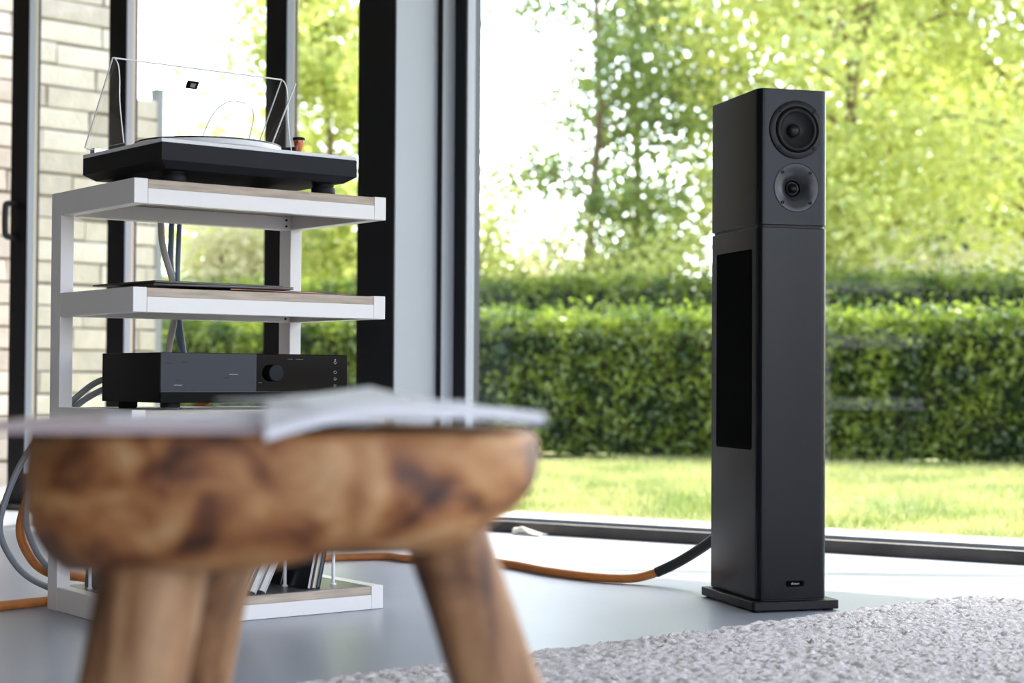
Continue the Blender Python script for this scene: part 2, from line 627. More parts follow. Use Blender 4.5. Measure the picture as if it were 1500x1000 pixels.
def brick_mesh(L, H, seed, material):
    r_ = random.Random(seed)
    mb = MB()
    j = lambda s: r_.uniform(-s, s)
    d = 0.05
    # face towards -y, rounded by a small chamfer ring and uneven corners
    c = 0.006
    back = [(0, d, 0), (L, d, 0), (L, d, H), (0, d, H)]
    mid = [(0 + j(.004), c, 0 + j(.003)), (L + j(.004), c, 0 + j(.003)), (L + j(.004), c, H + j(.003)), (0 + j(.004), c, H + j(.003))]
    fr = [(c * 1.5 + j(.004), j(.004), c + j(.003)), (L - c * 1.5 + j(.004), j(.004), c + j(.003)),
          (L - c * 1.5 + j(.004), j(.004), H - c + j(.003)), (c * 1.5 + j(.004), j(.004), H - c + j(.003))]
    vs = back + mid + fr
    fs = [(0, 1, 2, 3), (8, 9, 10, 11)]
    for i in range(4):
        k2 = (i + 1) % 4
        fs += [(i, k2, 4 + k2, 4 + i), (4 + i, 4 + k2, 8 + k2, 8 + i)]
    mb.add(vs, fs)
    return mb.mesh('brick', material)


COURSE, JOINT = 0.1085, 0.008
BL = 0.62
variants = [brick_mesh(BL, COURSE - JOINT, 100 + i, 'brick_' + 'abc'[i % 3]) for i in range(9)]


def brick_wall(root, t0, t1, z1):
    rows = int(round((z1 - GZ) / COURSE))
    for r_ in range(rows):
        x = t0 - random.uniform(0.0, BL)
        while x < t1 - 0.03:
            ln = BL * random.uniform(0.55, 1.15)
            lo, hi = max(x, t0), min(x + ln, t1)
            if hi - lo > 0.04:
                o = bpy.data.objects.new('brick', random.choice(variants))
                C.objects.link(o)
                o.parent = root
                o.location = (lo, random.uniform(-0.006, 0.004), GZ + r_ * COURSE + random.uniform(-0.002, 0.002))
                o.scale = ((hi - lo) / BL, 1, 1)
                o.rotation_euler = (0, random.uniform(-0.006, 0.006), 0)
            x += ln + JOINT * random.uniform(0.5, 1.1)


TALL0, TALL1 = -1.3, 0.585
wl = empty('brick_house_wall', W0, WROT)
tag(wl, 'tall pale brick wall of the outbuilding seen through the sliding door', 'wall')
MB().box(TALL0, TALL1, 0.014, 0.26, GZ - 0.05, 3.1).build('mortar_bed', 'mortar', wl)
brick_wall(wl, TALL0, TALL1, 3.05)
wp = empty('brick_garden_wall', W0, WROT)
tag(wp, 'lower pale brick garden wall running on from the tall brick wall', 'wall')
MB().box(TALL1 + 0.004, 0.755, 0.064, 0.26, GZ - 0.05, 1.92).build('mortar_bed', 'mortar', wp)
for o in (wp,):
    o.location = W0 + Vector((0, 0, 0))
brick_wall(wp, TALL1 + 0.006, 0.755, 1.93)
gp_ = empty('gate_post', W0 + WD * 0.765, WROT)
tag(gp_, 'grey metal gate post at the end of the brick garden wall', 'post')
MB().box(0, 0.045, 0.02, 0.08, GZ - 0.05, 1.97).build('post_tube', 'post_grey', gp_, bevel=0.003)
MB().box(-0.004, 0.049, 0.016, 0.084, 1.97, 1.98).build('post_cap', 'post_grey', gp_)


# --- clipped hedges
def hedge(name, p0, p1, depth, h, label, leafmat, n_leaf, size):
    p0, p1 = Vector(p0), Vector(p1)
    d = (p1 - p0)
    L = d.length
    rz = math.atan2(d.y, d.x)
    root = empty(name, (p0.x, p0.y, GZ), rz)
    tag(root, label, 'hedge')
    # uneven clipped core
    nx = int(L / 0.18)
    prof = [(0.12, 0.01), (0.08, h * 0.3), (0.07, h * 0.85), (0.14, h - 0.10), (depth * 0.5, h - 0.07), (depth - 0.14, h - 0.10), (depth - 0.07, h * 0.85), (depth - 0.12, 0.01)]
    vs, fs = [], []
    for i in range(nx + 1):
        for (y, z) in prof:
            vs.append((L * i / nx, y + random.uniform(-.02, .02), z + random.uniform(-.02, .02)))
    m_ = len(prof)
    for i in range(nx):
        for j in range(m_):
            fs.append((i * m_ + j, i * m_ + (j + 1) % m_, (i + 1) * m_ + (j + 1) % m_, (i + 1) * m_ + j))
    fs += [tuple(range(m_)), tuple(nx * m_ + j for j in range(m_))]
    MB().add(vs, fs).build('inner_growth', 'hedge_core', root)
    # stems below the foliage
    st = MB()
    for i in range(int(L / 0.25)):
        x = random.uniform(0.05, L - 0.05)
        y = random.uniform(0.15, depth - 0.15)
        st.tube([(x, y, -0.03), (x + random.uniform(-.05, .05), y, 0.25)], [0.012, 0.008], 5, 0)
    so = st.build('stems', 'bark', root)
    so['kind'] = 'stuff'
    # leaves in a shell on front, top and back
    u_ = rng.random(n_leaf)
    x = rng.random(n_leaf) * L
    bulge = (vnoise(x * 1.6, np.zeros(n_leaf), 3) - 0.5)
    y = np.where(u_ < 0.55, rng.normal(0.045, 0.03, n_leaf) + 0.05 * bulge, rng.random(n_leaf) * depth)
    z = np.where(u_ < 0.55, 0.012 + rng.random(n_leaf) ** 0.9 * (h - 0.03), h - 0.05 + rng.normal(0, 0.028, n_leaf) + 0.07 * bulge)
    bk = u_ > 0.93
    y = np.where(bk, depth - rng.normal(0.03, 0.03, n_leaf), y)
    z = np.where(bk, rng.random(n_leaf) * h, z)
    # round the front top edge
    top = z > h - 0.08
    y = np.where(top & (y < 0.08), y + 0.05, y)
    # sprigs standing up out of the top
    sp = (u_ > 0.77) & (u_ < 0.93)
    z = np.where(sp, h - 0.03 + np.abs(rng.normal(0, 0.055, n_leaf)), z)
    leaf_cloud('foliage', np.stack([x, y, z], 1), size, leafmat, root, 0.62)
    return root


HD = Vector((0.955, -0.295, 0)).normalized()
HB = Vector((2.01, 11.0, 0))
hedge('clipped_hedge', HB - HD * 7.5, HB + HD * 3.6, 0.75, 0.93, 'long clipped green hedge standing along the far edge of the lawn', 'leaf_hedge', 52000, 0.05)
HB2 = Vector((2.2, 14.2, 0))
hedge('tall_hedge', HB2 - HD * 8.5, HB2 + HD * 4.5, 0.8, 1.36, 'taller second hedge behind the long clipped hedge', 'leaf_hedge', 34000, 0.055)


# --- trees
def tree(name, base, height, crown_r, crown_lo, n_br, n_leaf, size, leafmat, label, trunk_r=0.05, lean=(0, 0), group=None, seed=1, clump=0.30):
    r_ = random.Random(seed)
    root = empty(name, (base[0], base[1], GZ), 0)
    tag(root, label, 'tree', group)
    tr = [(0, 0, -0.06)]
    for i in range(1, 7):
        t = i / 6
        tr.append((lean[0] * t + r_.uniform(-.06, .06), lean[1] * t + r_.uniform(-.06, .06), height * 0.93 * t))
    MB().tube(tr, [trunk_r * (1 - 0.8 * i / 6) for i in range(7)], 8, 4).build('trunk', 'bark', root, smooth=60)
    br = MB()
    tips = []
    for i in range(n_br):
        t = crown_lo + (1 - crown_lo) * (i + r_.random()) / n_br
        zz = height * 0.93 * t
        k2 = min(5, int(t * 6))
        fx = t * 6 - k2
        p_ = Vector(tr[k2]).lerp(Vector(tr[k2 + 1]), fx)
        a = r_.uniform(0, 2 * PI)
        shape = math.sin(PI * min(1, max(0.08, (t - crown_lo) / (1 - crown_lo) * 0.85 + 0.15))) ** 0.6
        ln = crown_r * shape * r_.uniform(0.55, 1.05)
        q = p_ + Vector((math.cos(a) * ln * 0.5, math.sin(a) * ln * 0.5, ln * 0.28))
        e2 = p_ + Vector((math.cos(a) * ln, math.sin(a) * ln, ln * r_.uniform(0.1, 0.45)))
        br.tube([p_, q, e2], [trunk_r * 0.3, trunk_r * 0.18, 0.004], 5, 3)
        for s_ in (0.35, 0.6, 0.8, 1.0):
            tips.append((p_.lerp(e2, s_) + Vector((0, 0, ln * 0.1 * math.sin(PI * s_))), clump * (0.7 + 0.5 * ln / crown_r)))
    bo = br.build('branches', 'bark', root, smooth=60)
    idx = rng.integers(0, len(tips), n_leaf)
    cen = np.array([tuple(t[0]) for t in tips])[idx]
    rad = np.array([t[1] for t in tips])[idx][:, None]
    pts = cen + rng.normal(size=(n_leaf, 3)) * rad * np.array([0.75, 0.75, 0.5])
    pts[:, 2] = np.maximum(pts[:, 2], 0.15)
    leaf_cloud('foliage', pts, size, leafmat, root, 0.7)
    return root


def bush(name, base, r, h, n_leaf, size, leafmat, label, seed=1, cat='shrub'):
    r_ = random.Random(seed)
    root = empty(name, (base[0], base[1], GZ), 0)
    tag(root, label, cat)
    st = MB()
    tips = []
    for i in range(16):
        a = r_.uniform(0, 2 * PI)
        e2 = Vector((math.cos(a) * r * r_.uniform(.2, .9), math.sin(a) * r * r_.uniform(.2, .9), h * r_.uniform(.55, .95)))
        st.tube([(0, 0, -0.04), e2 * 0.5 + Vector((0, 0, h * .1)), e2], [0.022, 0.014, 0.005], 5, 3)
        tips += [e2, e2 * 0.75, e2 * 0.5, e2 * 0.3]
    st.build('branches', 'bark', root, smooth=60)
    idx = rng.integers(0, len(tips), n_leaf)
    pts = np.array([tuple(t) for t in tips])[idx] + rng.normal(size=(n_leaf, 3)) * np.array([r * .3, r * .3, h * .13])
    pts[:, 2] = np.maximum(pts[:, 2], 0.05)
    leaf_cloud('foliage', pts, size, leafmat, root, 0.7)
    return root


tree('young_birch', (0.72, 17.2), 7.0, 1.25, 0.16, 34, 9000, 0.085, 'leaf_birch', 'slender tree with mid green leaves and open sky between its branches', 0.06, (0.25, 0), seed=3, clump=0.27)
tree('young_birch', (1.35, 18.6), 7.4, 1.5, 0.2, 36, 9500, 0.085, 'leaf_birch', 'second slender green tree close beside the open-crowned one', 0.06, (-0.1, 0), seed=5, clump=0.3)
tree('lime_tree', (3.3, 16.8), 7.6, 2.3, 0.12, 60, 27000, 0.095, 'leaf_lime', 'broad bright yellow-green tree rising behind the loudspeaker', 0.09, (0.1, 0), seed=8, clump=0.36)
tree('lime_tree', (5.6, 18.2), 8.0, 2.4, 0.12, 56, 24000, 0.1, 'leaf_lime', 'broad bright yellow-green tree standing behind the right end of the hedge', 0.1, (0, 0), seed=11, clump=0.4)
tree('lime_tree', (-1.95, 18.4), 7.7, 1.15, 0.14, 44, 19000, 0.1, 'leaf_lime', 'narrow yellow-green tree showing between the mullion and the column', 0.06, (0, 0), seed=13, clump=0.3)
tree('lime_tree', (-1.80, 13.6), 6.8, 0.85, 0.52, 26, 5000, 0.085, 'leaf_lime', 'tree whose high branches hang into the sky behind the dark mullion', 0.05, (0.05, 0.1), seed=17, clump=0.24)
tree('woodland_tree', (6.4, 25.5), 9.5, 2.9, 0.1, 46, 13000, 0.2, 'leaf_birch', 'large green tree far behind the bright yellow-green trees', 0.14, (0, 0), seed=23, clump=0.6)
bush('beige_shrub', (0.05, 18.5), 0.9, 2.1, 5200, 0.08, 'leaf_pale', 'greyish beige shrub behind the hedge left of the slender trees', 2)
bush('pale_shrub', (1.05, 16.0), 0.85, 1.85, 6500, 0.075, 'leaf_lime', 'low yellow-green shrub at the foot of the slender trees', 4)
bush('pale_shrub', (-0.6, 16.6), 0.7, 2.5, 5000, 0.085, 'leaf_lime', 'light green shrub beside the tall window frame', 6)
bush('beige_shrub', (4.0, 15.6), 0.9, 1.75, 6000, 0.08, 'leaf_pale', 'pale dry shrub behind the taller hedge beside the loudspeaker', 7)
bush('pale_shrub', (-3.0, 20.6), 1.3, 3.75, 12000, 0.105, 'leaf_lime', 'tall yellow-green bush showing through the raised dust cover', 19)
bush('beige_shrub', (-2.75, 17.3), 0.6, 2.05, 8000, 0.085, 'leaf_pale', 'pale straw-coloured bush seen through the rack below the record player', 9)
bush('dark_shrub', (6.6, 21.5), 1.6, 3.4, 8000, 0.1, 'leaf_deep', 'dark green bush deep behind the bright trees', 10)
bush('dark_shrub', (0.6, 20.5), 1.0, 2.2, 6000, 0.09, 'leaf_deep', 'dark green bush between the trunks of the slender trees', 12)

# --- unseen tree right of the window, added for its branch shadows on floor and lawn
ot = empty('shadow_tree', fw(4.2, 3.6, GZ), FY)
tag(ot, 'unseen tree added beside the house so its long bare branch throws a thin shadow across the floor', 'tree')
MB().tube([(0, 0, -0.06), (0.05, 0.03, 1.6), (-0.02, 0.05, 3.2), (0.05, 0.2, 4.8), (0.0, 0.4, 6.6)], [0.15, 0.12, 0.10, 0.08, 0.03], 10, 5).build('trunk', 'bark', ot, smooth=60)
tips = []
for path, rr_ in (([(0, 0.05, 2.9), (-1.4, -0.75, 3.25), (-2.9, -1.65, 3.42), (-4.1, -2.22, 3.5)], 0.1),
                  ([(0, 0.1, 3.6), (-1.8, 1.1, 4.3), (-3.4, 2.1, 4.7), (-5.2, 2.7, 4.9)], 0.06),
                  ([(0.02, 0.15, 4.2), (-1.6, 2.2, 4.9), (-3.6, 3.4, 5.3), (-5.6, 4.0, 5.5)], 0.06),
                  ([(0.03, 0.2, 4.6), (1.0, 1.2, 5.3), (1.9, 1.8, 5.7)], 0.05),
                  ([(0.03, 0.2, 4.9), (0.4, -1.0, 5.6), (0.7, -1.6, 6.0)], 0.05),
                  ([(0.03, 0.3, 5.5), (-0.8, 0.9, 6.3), (-1.2, 1.5, 6.8)], 0.04)):
    MB().tube(path, [rr_ * (1 - 0.75 * i / (len(path) - 1)) for i in range(len(path))], 8, 5).build('branch', 'bark', ot, smooth=60)
    if rr_ in (0.05, 0.04):
        tips += [path[-1], path[1]]
idx = rng.integers(0, len(tips), 5000)
leaf_cloud('foliage', np.array(tips)[idx] + rng.normal(size=(5000, 3)) * 0.5, 0.1, 'leaf_birch', ot, 0.7)

# ================================================================== RUG
rug = empty('woven_rug', (0, 0, 0))
tag(rug, 'light grey looped wool rug on the poured floor', 'rug')
p00 = np.array([1.03, 3.894])
da = np.array([-0.762, -0.647])
db = np.array([0.80, -0.60])
na_, nb_ = 470, 330
la, lb = 1.9, 1.35
ia, ib = np.meshgrid(np.arange(na_ + 1), np.arange(nb_ + 1), indexing='ij')
sa, sb_ = ia / na_ * la, ib / nb_ * lb
# loops: jittered rows of tufts running along the long edge
row = sb_ / 0.0125
wob = vnoise(sa * 30, sb_ * 30, 5)
hz = 0.5 + 0.5 * np.cos(2 * PI * (row + 0.6 * wob))
tuft = vnoise(sa / 0.017 + 7 * np.floor(row), row, 9)
big = vnoise(sa * 9, sb_ * 9, 12)
Z = 0.007 + 0.0065 * hz * (0.2 + tuft) + 0.0045 * (vnoise(sa / 0.009, sb_ / 0.009, 15) - 0.4) + 0.003 * big
pit = vnoise(sa / 0.016, sb_ / 0.010, 31)
Z = Z - 0.007 * np.clip((pit - 0.70) / 0.15, 0, 1)
Z = np.maximum(Z, 0.0045)
edge = np.minimum(np.minimum(sa, la - sa), np.minimum(sb_, lb - sb_))
Z = np.where(edge < 0.004, 0.0005, Z)
jx = (vnoise(sa / 0.02, sb_ / 0.02, 21) - 0.5) * 0.006
jy = (vnoise(sa / 0.02, sb_ / 0.02, 22) - 0.5) * 0.006
X = p00[0] + (sa + jx) * da[0] + (sb_ + jy) * db[0]
Y = p00[1] + (sa + jx) * da[1] + (sb_ + jy) * db[1]
V = np.stack([X, Y, Z], -1).reshape(-1, 3)
q = (ia[:-1, :-1] * (nb_ + 1) + ib[:-1, :-1]).ravel()
F = np.stack([q, q + nb_ + 1, q + nb_ + 2, q + 1], 1)
o = link('pile', np_mesh('pile', V, F, 'rug_wool'), rug)
o['kind'] = 'stuff'
o = MB()
bk = [p00 + da * 0.004 + db * 0.004, p00 + da * (la - .004) + db * .004, p00 + da * (la - .004) + db * (lb - .004), p00 + da * .004 + db * (lb - .004)]
o.prism([tuple(b_) for b_ in bk], 'z', 0.0, 0.004)
o.build('backing', 'sleeve_beige', rug)

# ================================================================== LOUDSPEAKER
spk = empty('loudspeaker', (0.5222, 3.667, 0), 0.2738)
tag(spk, 'tall charcoal floor-standing loudspeaker with two round drivers on a black plinth', 'loudspeaker')
SW, SDp = 0.1617, 0.263


def rounded_plan(x0, x1, y0, y1, rf, rb, n=8):
    """plan outline with round front (low y) and back corners."""
    pts = []
    for cx, cy, r, a0 in ((x0 + rf, y0 + rf, rf, PI), (x1 - rf, y0 + rf, rf, 1.5 * PI), (x1 - rb, y1 - rb, rb, 0), (x0 + rb, y1 - rb, rb, 0.5 * PI)):
        for i in range(n + 1):
            a = a0 + 0.5 * PI * i / n
            pts.append((cx + r * math.cos(a), cy + r * math.sin(a)))
    return pts


plan = rounded_plan(0, SW, 0, SDp, 0.017, 0.005)
base = MB().prism(rounded_plan(-0.018, SW + 0.02, -0.018, SDp + 0.012, 0.008, 0.006), 'z', 0.004, 0.0225)
base.build('base_plate', 'speaker_black', spk, smooth=40, bevel=0.0015)
for x, y in ((0.0, 0.0), (SW, 0.0), (0.0, SDp - 0.01), (SW, SDp - 0.01)):
    MB().lathe([(0.012, 0), (0.012, 0.0045)], (x, y, 0), n=16).build('foot', 'rubber', spk)
cabl = MB().prism(plan, 'z', 0.0245, 0.815).build('lower_cabinet', 'speaker_body', spk, smooth=40, bevel=0.0012)
MB().prism(rounded_plan(0.004, SW - .004, .004, SDp - .004, .014, .004), 'z', 0.8145, 0.8225).build('shadow_gap', 'speaker_black', spk)
MB().prism(rounded_plan(0.004, SW - .004, .004, SDp - .004, .014, .004), 'z', 0.0222, 0.025).build('shadow_gap', 'speaker_black', spk)
head_ = MB().prism(plan, 'z', 0.8205, 1.1114).build('head_cabinet', 'speaker_body', spk, smooth=40, bevel=0.0012)


# side grille with rounded corners
def rrect(x0, x1, y0, y1, r, n=5):
    pts = []
    for cx, cy, a0 in ((x1 - r, y1 - r, 0), (x0 + r, y1 - r, .5 * PI), (x0 + r, y0 + r, PI), (x1 - r, y0 + r, 1.5 * PI)):
        for i in range(n + 1):
            a = a0 + .5 * PI * i / n
            pts.append((cx + r * math.cos(a), cy + r * math.sin(a)))
    return pts


MB().prism(rrect(0.0355, 0.2285, 0.3405, 0.7700, 0.006), 'x', -0.0012, 0.004).build('side_grille', 'grille_cloth', spk, smooth=40)
MB().prism(rrect(0.0355, 0.2285, 0.3405, 0.7700, 0.006), 'x', SW - 0.004, SW + 0.0012).build('side_grille', 'grille_cloth', spk, smooth=40)

# drivers: lathe axis 'y' puts height along -y, that is out of the front
wz, wx = 1.0250, 0.0866
wof = MB().lathe([(0.0625, -0.001), (0.0625, 0.0030), (0.0612, 0.0040), (0.0505, 0.0040), (0.0490, 0.0022), (0.0460, 0.0008), (0.0430, -0.004)], (wx, 0, wz), 'y', 48, False)
wf = wof.build('woofer', 'speaker_black', spk, smooth=40)
MB().lathe([(0.0462, -0.0005), (0.0462, 0.0015), (0.0445, 0.0042), (0.0420, 0.0052), (0.0395, 0.0042), (0.0375, 0.0012), (0.036, -0.001)], (wx, 0, wz), 'y', 48, False).build('surround', 'rubber', wf, smooth=60)
# the open cone: revolved shell whose mouth faces the room
cone = MB()
prof = [(0.0385, 0.0008), (0.034, -0.0045), (0.026, -0.0115), (0.012, -0.019)]
nseg = 48
vs = []
for r, h in prof:
    for i in range(nseg):
        t = 2 * PI * i / nseg
        vs.append((wx + r * math.cos(t), -h, wz + r * math.sin(t)))
fs = [(j * nseg + i, j * nseg + (i + 1) % nseg, (j + 1) * nseg + (i + 1) % nseg, (j + 1) * nseg + i) for j in range(len(prof) - 1) for i in range(nseg)]
fs += [tuple(3 * nseg + i for i in range(nseg))]
cone.add(vs, fs).build('cone', 'speaker_cone', wf, smooth=60)
MB().lathe([(0.0145, -0.019), (0.0145, -0.014), (0.0135, -0.0105), (0.0105, -0.0075), (0.006, -0.0055), (0.0005, -0.005)], (wx, 0, wz), 'y', 32).build('dust_cap', 'speaker_black', wf, smooth=80)
tx, tz = 0.0870, 0.9010
tw = MB().lathe([(0.0527, -0.001), (0.0527, 0.0008), (0.0518, 0.0010), (0.0512, -0.002)], (tx, 0, tz), 'y', 48, False).build('tweeter', 'speaker_black', spk, smooth=30)
horn = MB()
prof = [(0.0508, 0.0006), (0.046, 0.0003), (0.038, -0.0015), (0.030, -0.006), (0.022, -0.014), (0.0165, -0.022)]
vs = []
for r, h in prof:
    for i in range(nseg):
        t = 2 * PI * i / nseg
        vs.append((tx + r * math.cos(t), -h, tz + r * math.sin(t)))
fs = [(j * nseg + i, j * nseg + (i + 1) % nseg, (j + 1) * nseg + (i + 1) % nseg, (j + 1) * nseg + i) for j in range(len(prof) - 1) for i in range(nseg)]
fs += [tuple(5 * nseg + i for i in range(nseg))]
horn.add(vs, fs).build('horn', 'horn_grey', tw, smooth=60)
MB().lathe([(0.0175, -0.0235), (0.0172, -0.018), (0.0160, -0.0175), (0.0150, -0.022), (0.0002, -0.0222)], (tx, 0, tz), 'y', 32).build('throat_ring', 'grille_cloth', tw, smooth=50)
MB().lathe([(0.0105, -0.0222), (0.0102, -0.018), (0.0085, -0.0145), (0.0055, -0.012), (0.0004, -0.011)], (tx, 0, tz), 'y', 24).build('dome', 'screw', tw, smooth=80)
# cut the cabinet front open behind both drivers
cut = MB().lathe([(0.0435, -0.04), (0.0435, 0.02)], (wx, 0, wz), 'y', 48)
cut.lathe([(0.0505, -0.04), (0.0505, 0.02)], (tx, 0, tz), 'y', 48)
cutter = cut.build('cutter', 'speaker_black')
cutter.matrix_world = Matrix.Translation(spk.location) @ Matrix.Rotation(0.2738, 4, 'Z')
for s in (1,):
    bo = head_.modifiers.new('cut', 'BOOLEAN')
    bo.operation = 'DIFFERENCE'
    bo.object = cutter
    bo.solver = 'EXACT'
bpy.context.view_layer.update()
dg = bpy.context.evaluated_depsgraph_get()
me = bpy.data.meshes.new_from_object(head_.evaluated_get(dg))
head_.modifiers.clear()
head_.data = me
bpy.data.objects.remove(cutter)
for (cx, cz, rr_, par) in ((wx, wz, 0.0562, wf), (tx, tz, 0.0455, tw)):
    for i in range(4):
        t = PI / 4 + i * PI / 2
        MB().lathe([(0.0036, 0), (0.0036, 0.0016 if par is tw else 0.0052), (0.0022, 0.0022 if par is tw else 0.0058), (0.0016, 0.0008 if par is tw else 0.0046)],
                   (cx + rr_ * math.cos(t), -0.0005, cz + rr_ * math.sin(t)), 'y', 12).build('screw', 'screw', par, smooth=40)
# badge with its small lettering
bd = MB().prism(rrect(0.0650, 0.1060, 0.0515, 0.0635, 0.004), 'y', -0.0016, 0.001).build('badge', 'grille_cloth', spk, smooth=40)


def text(name, body, size, loc, rot, material, parent, extrude=0.0003, align='CENTER'):
    cu = bpy.data.curves.new(name, 'FONT')
    cu.body = body
    cu.size = size
    cu.align_x = align
    cu.align_y = 'CENTER'
    cu.extrude = extrude
    t = bpy.data.objects.new(name, cu)
    C.objects.link(t)
    dg_ = bpy.context.evaluated_depsgraph_get()
    me_ = bpy.data.meshes.new_from_object(t.evaluated_get(dg_))
    bpy.data.objects.remove(t)
    me_.materials.clear()
    me_.materials.append(MATS[material])
    o_ = bpy.data.objects.new(name, me_)
    C.objects.link(o_)
    o_.parent = parent
    o_.location = loc
    o_.rotation_euler = rot
    return o_


text('badge_lettering', 'dinaev', 0.0075, (0.0855, -0.0018, 0.0578), (PI / 2, 0, 0), 'badge_text', bd)

# ================================================================== HI-FI RACK
RX, RY, RYAW = -0.7315, 3.3359, 0.6527
RW, RD, RT, RH = 0.58, 0.402, 0.8743, 0.0488
rack = empty('hifi_rack', (RX, RY, 0), RYAW)
tag(rack, 'white open metal hi-fi rack with four wooden shelves by the glass doors', 'rack')
TUB = 0.029
for x0 in (0, RW - TUB):
    MB().box(x0, x0 + TUB, RD - 0.05, RD, 0.0, RT).build('upright', 'white_metal', rack, bevel=0.0012)
TIERS = [RT, 0.6633, 0.4249, 0.0494]
for zt in TIERS:
    zb_ = zt - RH
    lo = MB()
    for x0 in (0, RW - TUB):
        MB().box(x0, x0 + TUB, 0, RD - 0.05, zb_, zt).build('side_rail', 'white_metal', rack, bevel=0.0012)
    MB().box(TUB + 0.0004, RW - TUB - 0.0004, 0.0, 0.022, zb_, zt - 0.0185).build('front_rail', 'white_metal', rack, bevel=0.001)
    MB().box(TUB + 0.0004, RW - TUB - 0.0004, RD - 0.05, RD - 0.02, zb_, zt - 0.0185).build('rear_rail', 'white_metal', rack, bevel=0.001)
    sh = MB().box(TUB + 0.0008, RW - TUB - 0.0008, 0.0012, RD - 0.015, zt - 0.0183, zt - 0.0012).build('shelf', 'shelf_wood', rack, bevel=0.0006)
    if zt < 0.1:
        MB().box(TUB + 0.002, RW - TUB - 0.002, 0.006, RD - 0.018, zt - 0.0012, zt - 0.0006).build('shelf_laminate', 'shelf_dark', sh)
    for x, y in ((TUB + 0.015, RD - 0.051), (RW - TUB - 0.012, RD - 0.051)):
        for dz in (0.012, 0.026):
            MB().lathe([(0.0026, -0.001), (0.0026, 0.0012)], (x, y, zb_ + dz - 0.004), 'y', 10).build('bolt', 'screw', rack)


def on_rack(name, a, b, z, rz=0.0):
    """an Empty standing on the rack, at rack coordinates."""
    c, s_ = math.cos(RYAW), math.sin(RYAW)
    return empty(name, (RX + a * c - b * s_, RY + a * s_ + b * c, z), RYAW + rz)


def rk(a, b, z):
    c, s_ = math.cos(RYAW), math.sin(RYAW)
    return Vector((RX + a * c - b * s_, RY + a * s_ + b * c, z))


SH = [t - 0.0012 for t in TIERS]                # shelf top surfaces

# ------------------------------------------------------------------ record player
TZ = SH[0]
tt = on_rack('record_player', 0.0362, -0.0425, TZ, 0.0225)
tag(tt, 'black record player with silver top and raised clear dust cover on the top shelf', 'record player')
TW, TD = 0.45, 0.3512
z_top, z_ch, z_bot = 0.9499 - TZ, 0.9076 - TZ, 0.8945 - TZ
pl = MB()
ins = 0.020
vs = []
for z, i in ((z_bot, ins), (z_ch, 0.0), (z_top - 0.0075, 0.0)):
    vs += [(i, i, z), (TW - i, i, z), (TW - i, TD - i, z), (i, TD - i, z)]
fs = [(0, 3, 2, 1), (8, 9, 10, 11)]
for j in range(2):
    fs += [(j * 4 + i, j * 4 + (i + 1) % 4, j * 4 + 4 + (i + 1) % 4, j * 4 + 4 + i) for i in range(4)]
pl.add(vs, fs).build('plinth', 'tt_black', tt, bevel=0.0008)
MB().box(0.0, TW, 0.0, TD, z_top - 0.0074, z_top).build('top_plate', 'tt_top', tt, bevel=0.0008)
for x, y in ((0.062, 0.068), (0.405, 0.06), (0.062, 0.29), (0.39, 0.29)):
    MB().lathe([(0.024, 0), (0.025, 0.002), (0.025, 0.0125), (0.0235, 0.0145), (0.019, 0.0150), (0.019, 0.0165), (0.0225, 0.017), (0.0225, z_bot + 0.001)],
               (x, y, 0), n=28).build('foot', 'rubber', tt, smooth=40)
pc = (0.195, 0.172)
MB().lathe([(0.08, z_top - 0.001), (0.147, z_top + 0.003), (0.150, z_top + 0.006), (0.150, z_top + 0.0155), (0.004, z_top + 0.0155)],
           (pc[0], pc[1], 0), n=72).build('platter', 'tt_top', tt, smooth=35)
MB().lathe([(0.149, z_top + 0.0155), (0.1505, z_top + 0.016), (0.1505, z_top + 0.0185), (0.149, z_top + 0.019), (0.004, z_top + 0.019)],
           (pc[0], pc[1], 0), n=72).build('platter_mat', 'sleeve_black', tt, smooth=35)
MB().lathe([(0.0035, z_top + 0.019), (0.0035, z_top + 0.030), (0.002, z_top + 0.032)], (pc[0], pc[1], 0), n=14).build('spindle', 'chrome', tt, smooth=40)
# tonearm at the right
arm = empty('tonearm', (0, 0, 0))
arm.parent = tt
MB().lathe([(0.013, z_top - 0.001), (0.013, z_top + 0.010), (0.009, z_top + 0.014), (0.009, z_top + 0.040)], (0.398, 0.264, 0), n=24).build('pivot_base', 'tt_black', arm, smooth=40)
MB().tube([(0.398, 0.264, z_top + 0.036), (0.412, 0.228, z_top + 0.035), (0.4245, 0.192, z_top + 0.034)], 0.0052, 10, 6).build('arm_tube', 'tt_black', arm, smooth=60)
cn = MB().lathe([(0.0025, z_top - 0.0005), (0.0032, z_top + 0.016), (0.0065, z_top + 0.030), (0.0105, z_top + 0.043), (0.0118, z_top + 0.052)], (0.4245, 0.19, 0), n=28).build('speed_cone', 'copper', tt, smooth=60)
MB().lathe([(0.0128, z_top + 0.052), (0.0134, z_top + 0.0530), (0.0134, z_top + 0.0575), (0.012, z_top + 0.0585)], (0.4245, 0.19, 0), n=28).build('cap', 'tt_black', cn, smooth=40)
# dust cover: sloping back sheet with two shaped cheeks
hy, hz_ = 0.356, 0.966 - TZ
ty, tz_ = 0.229, 1.137 - TZ
lid = empty('dust_cover', (0, 0, 0))
lid.parent = tt
LA0, LA1 = 0.006, 0.404
dv = Vector((0, ty - hy, tz_ - hz_)).normalized()
nv = Vector((0, -dv.z, dv.y))
TH = 0.0035


def sheet(mb, pts, nrm, th):
    n_ = len(pts)
    vs_ = [Vector(p_) for p_ in pts] + [Vector(p_) + nrm * th for p_ in pts]
    fs_ = [tuple(range(n_))[::-1], tuple(range(n_, 2 * n_))] + [(i, (i + 1) % n_, n_ + (i + 1) % n_, n_ + i) for i in range(n_)]
    return mb.add(vs_, fs_)


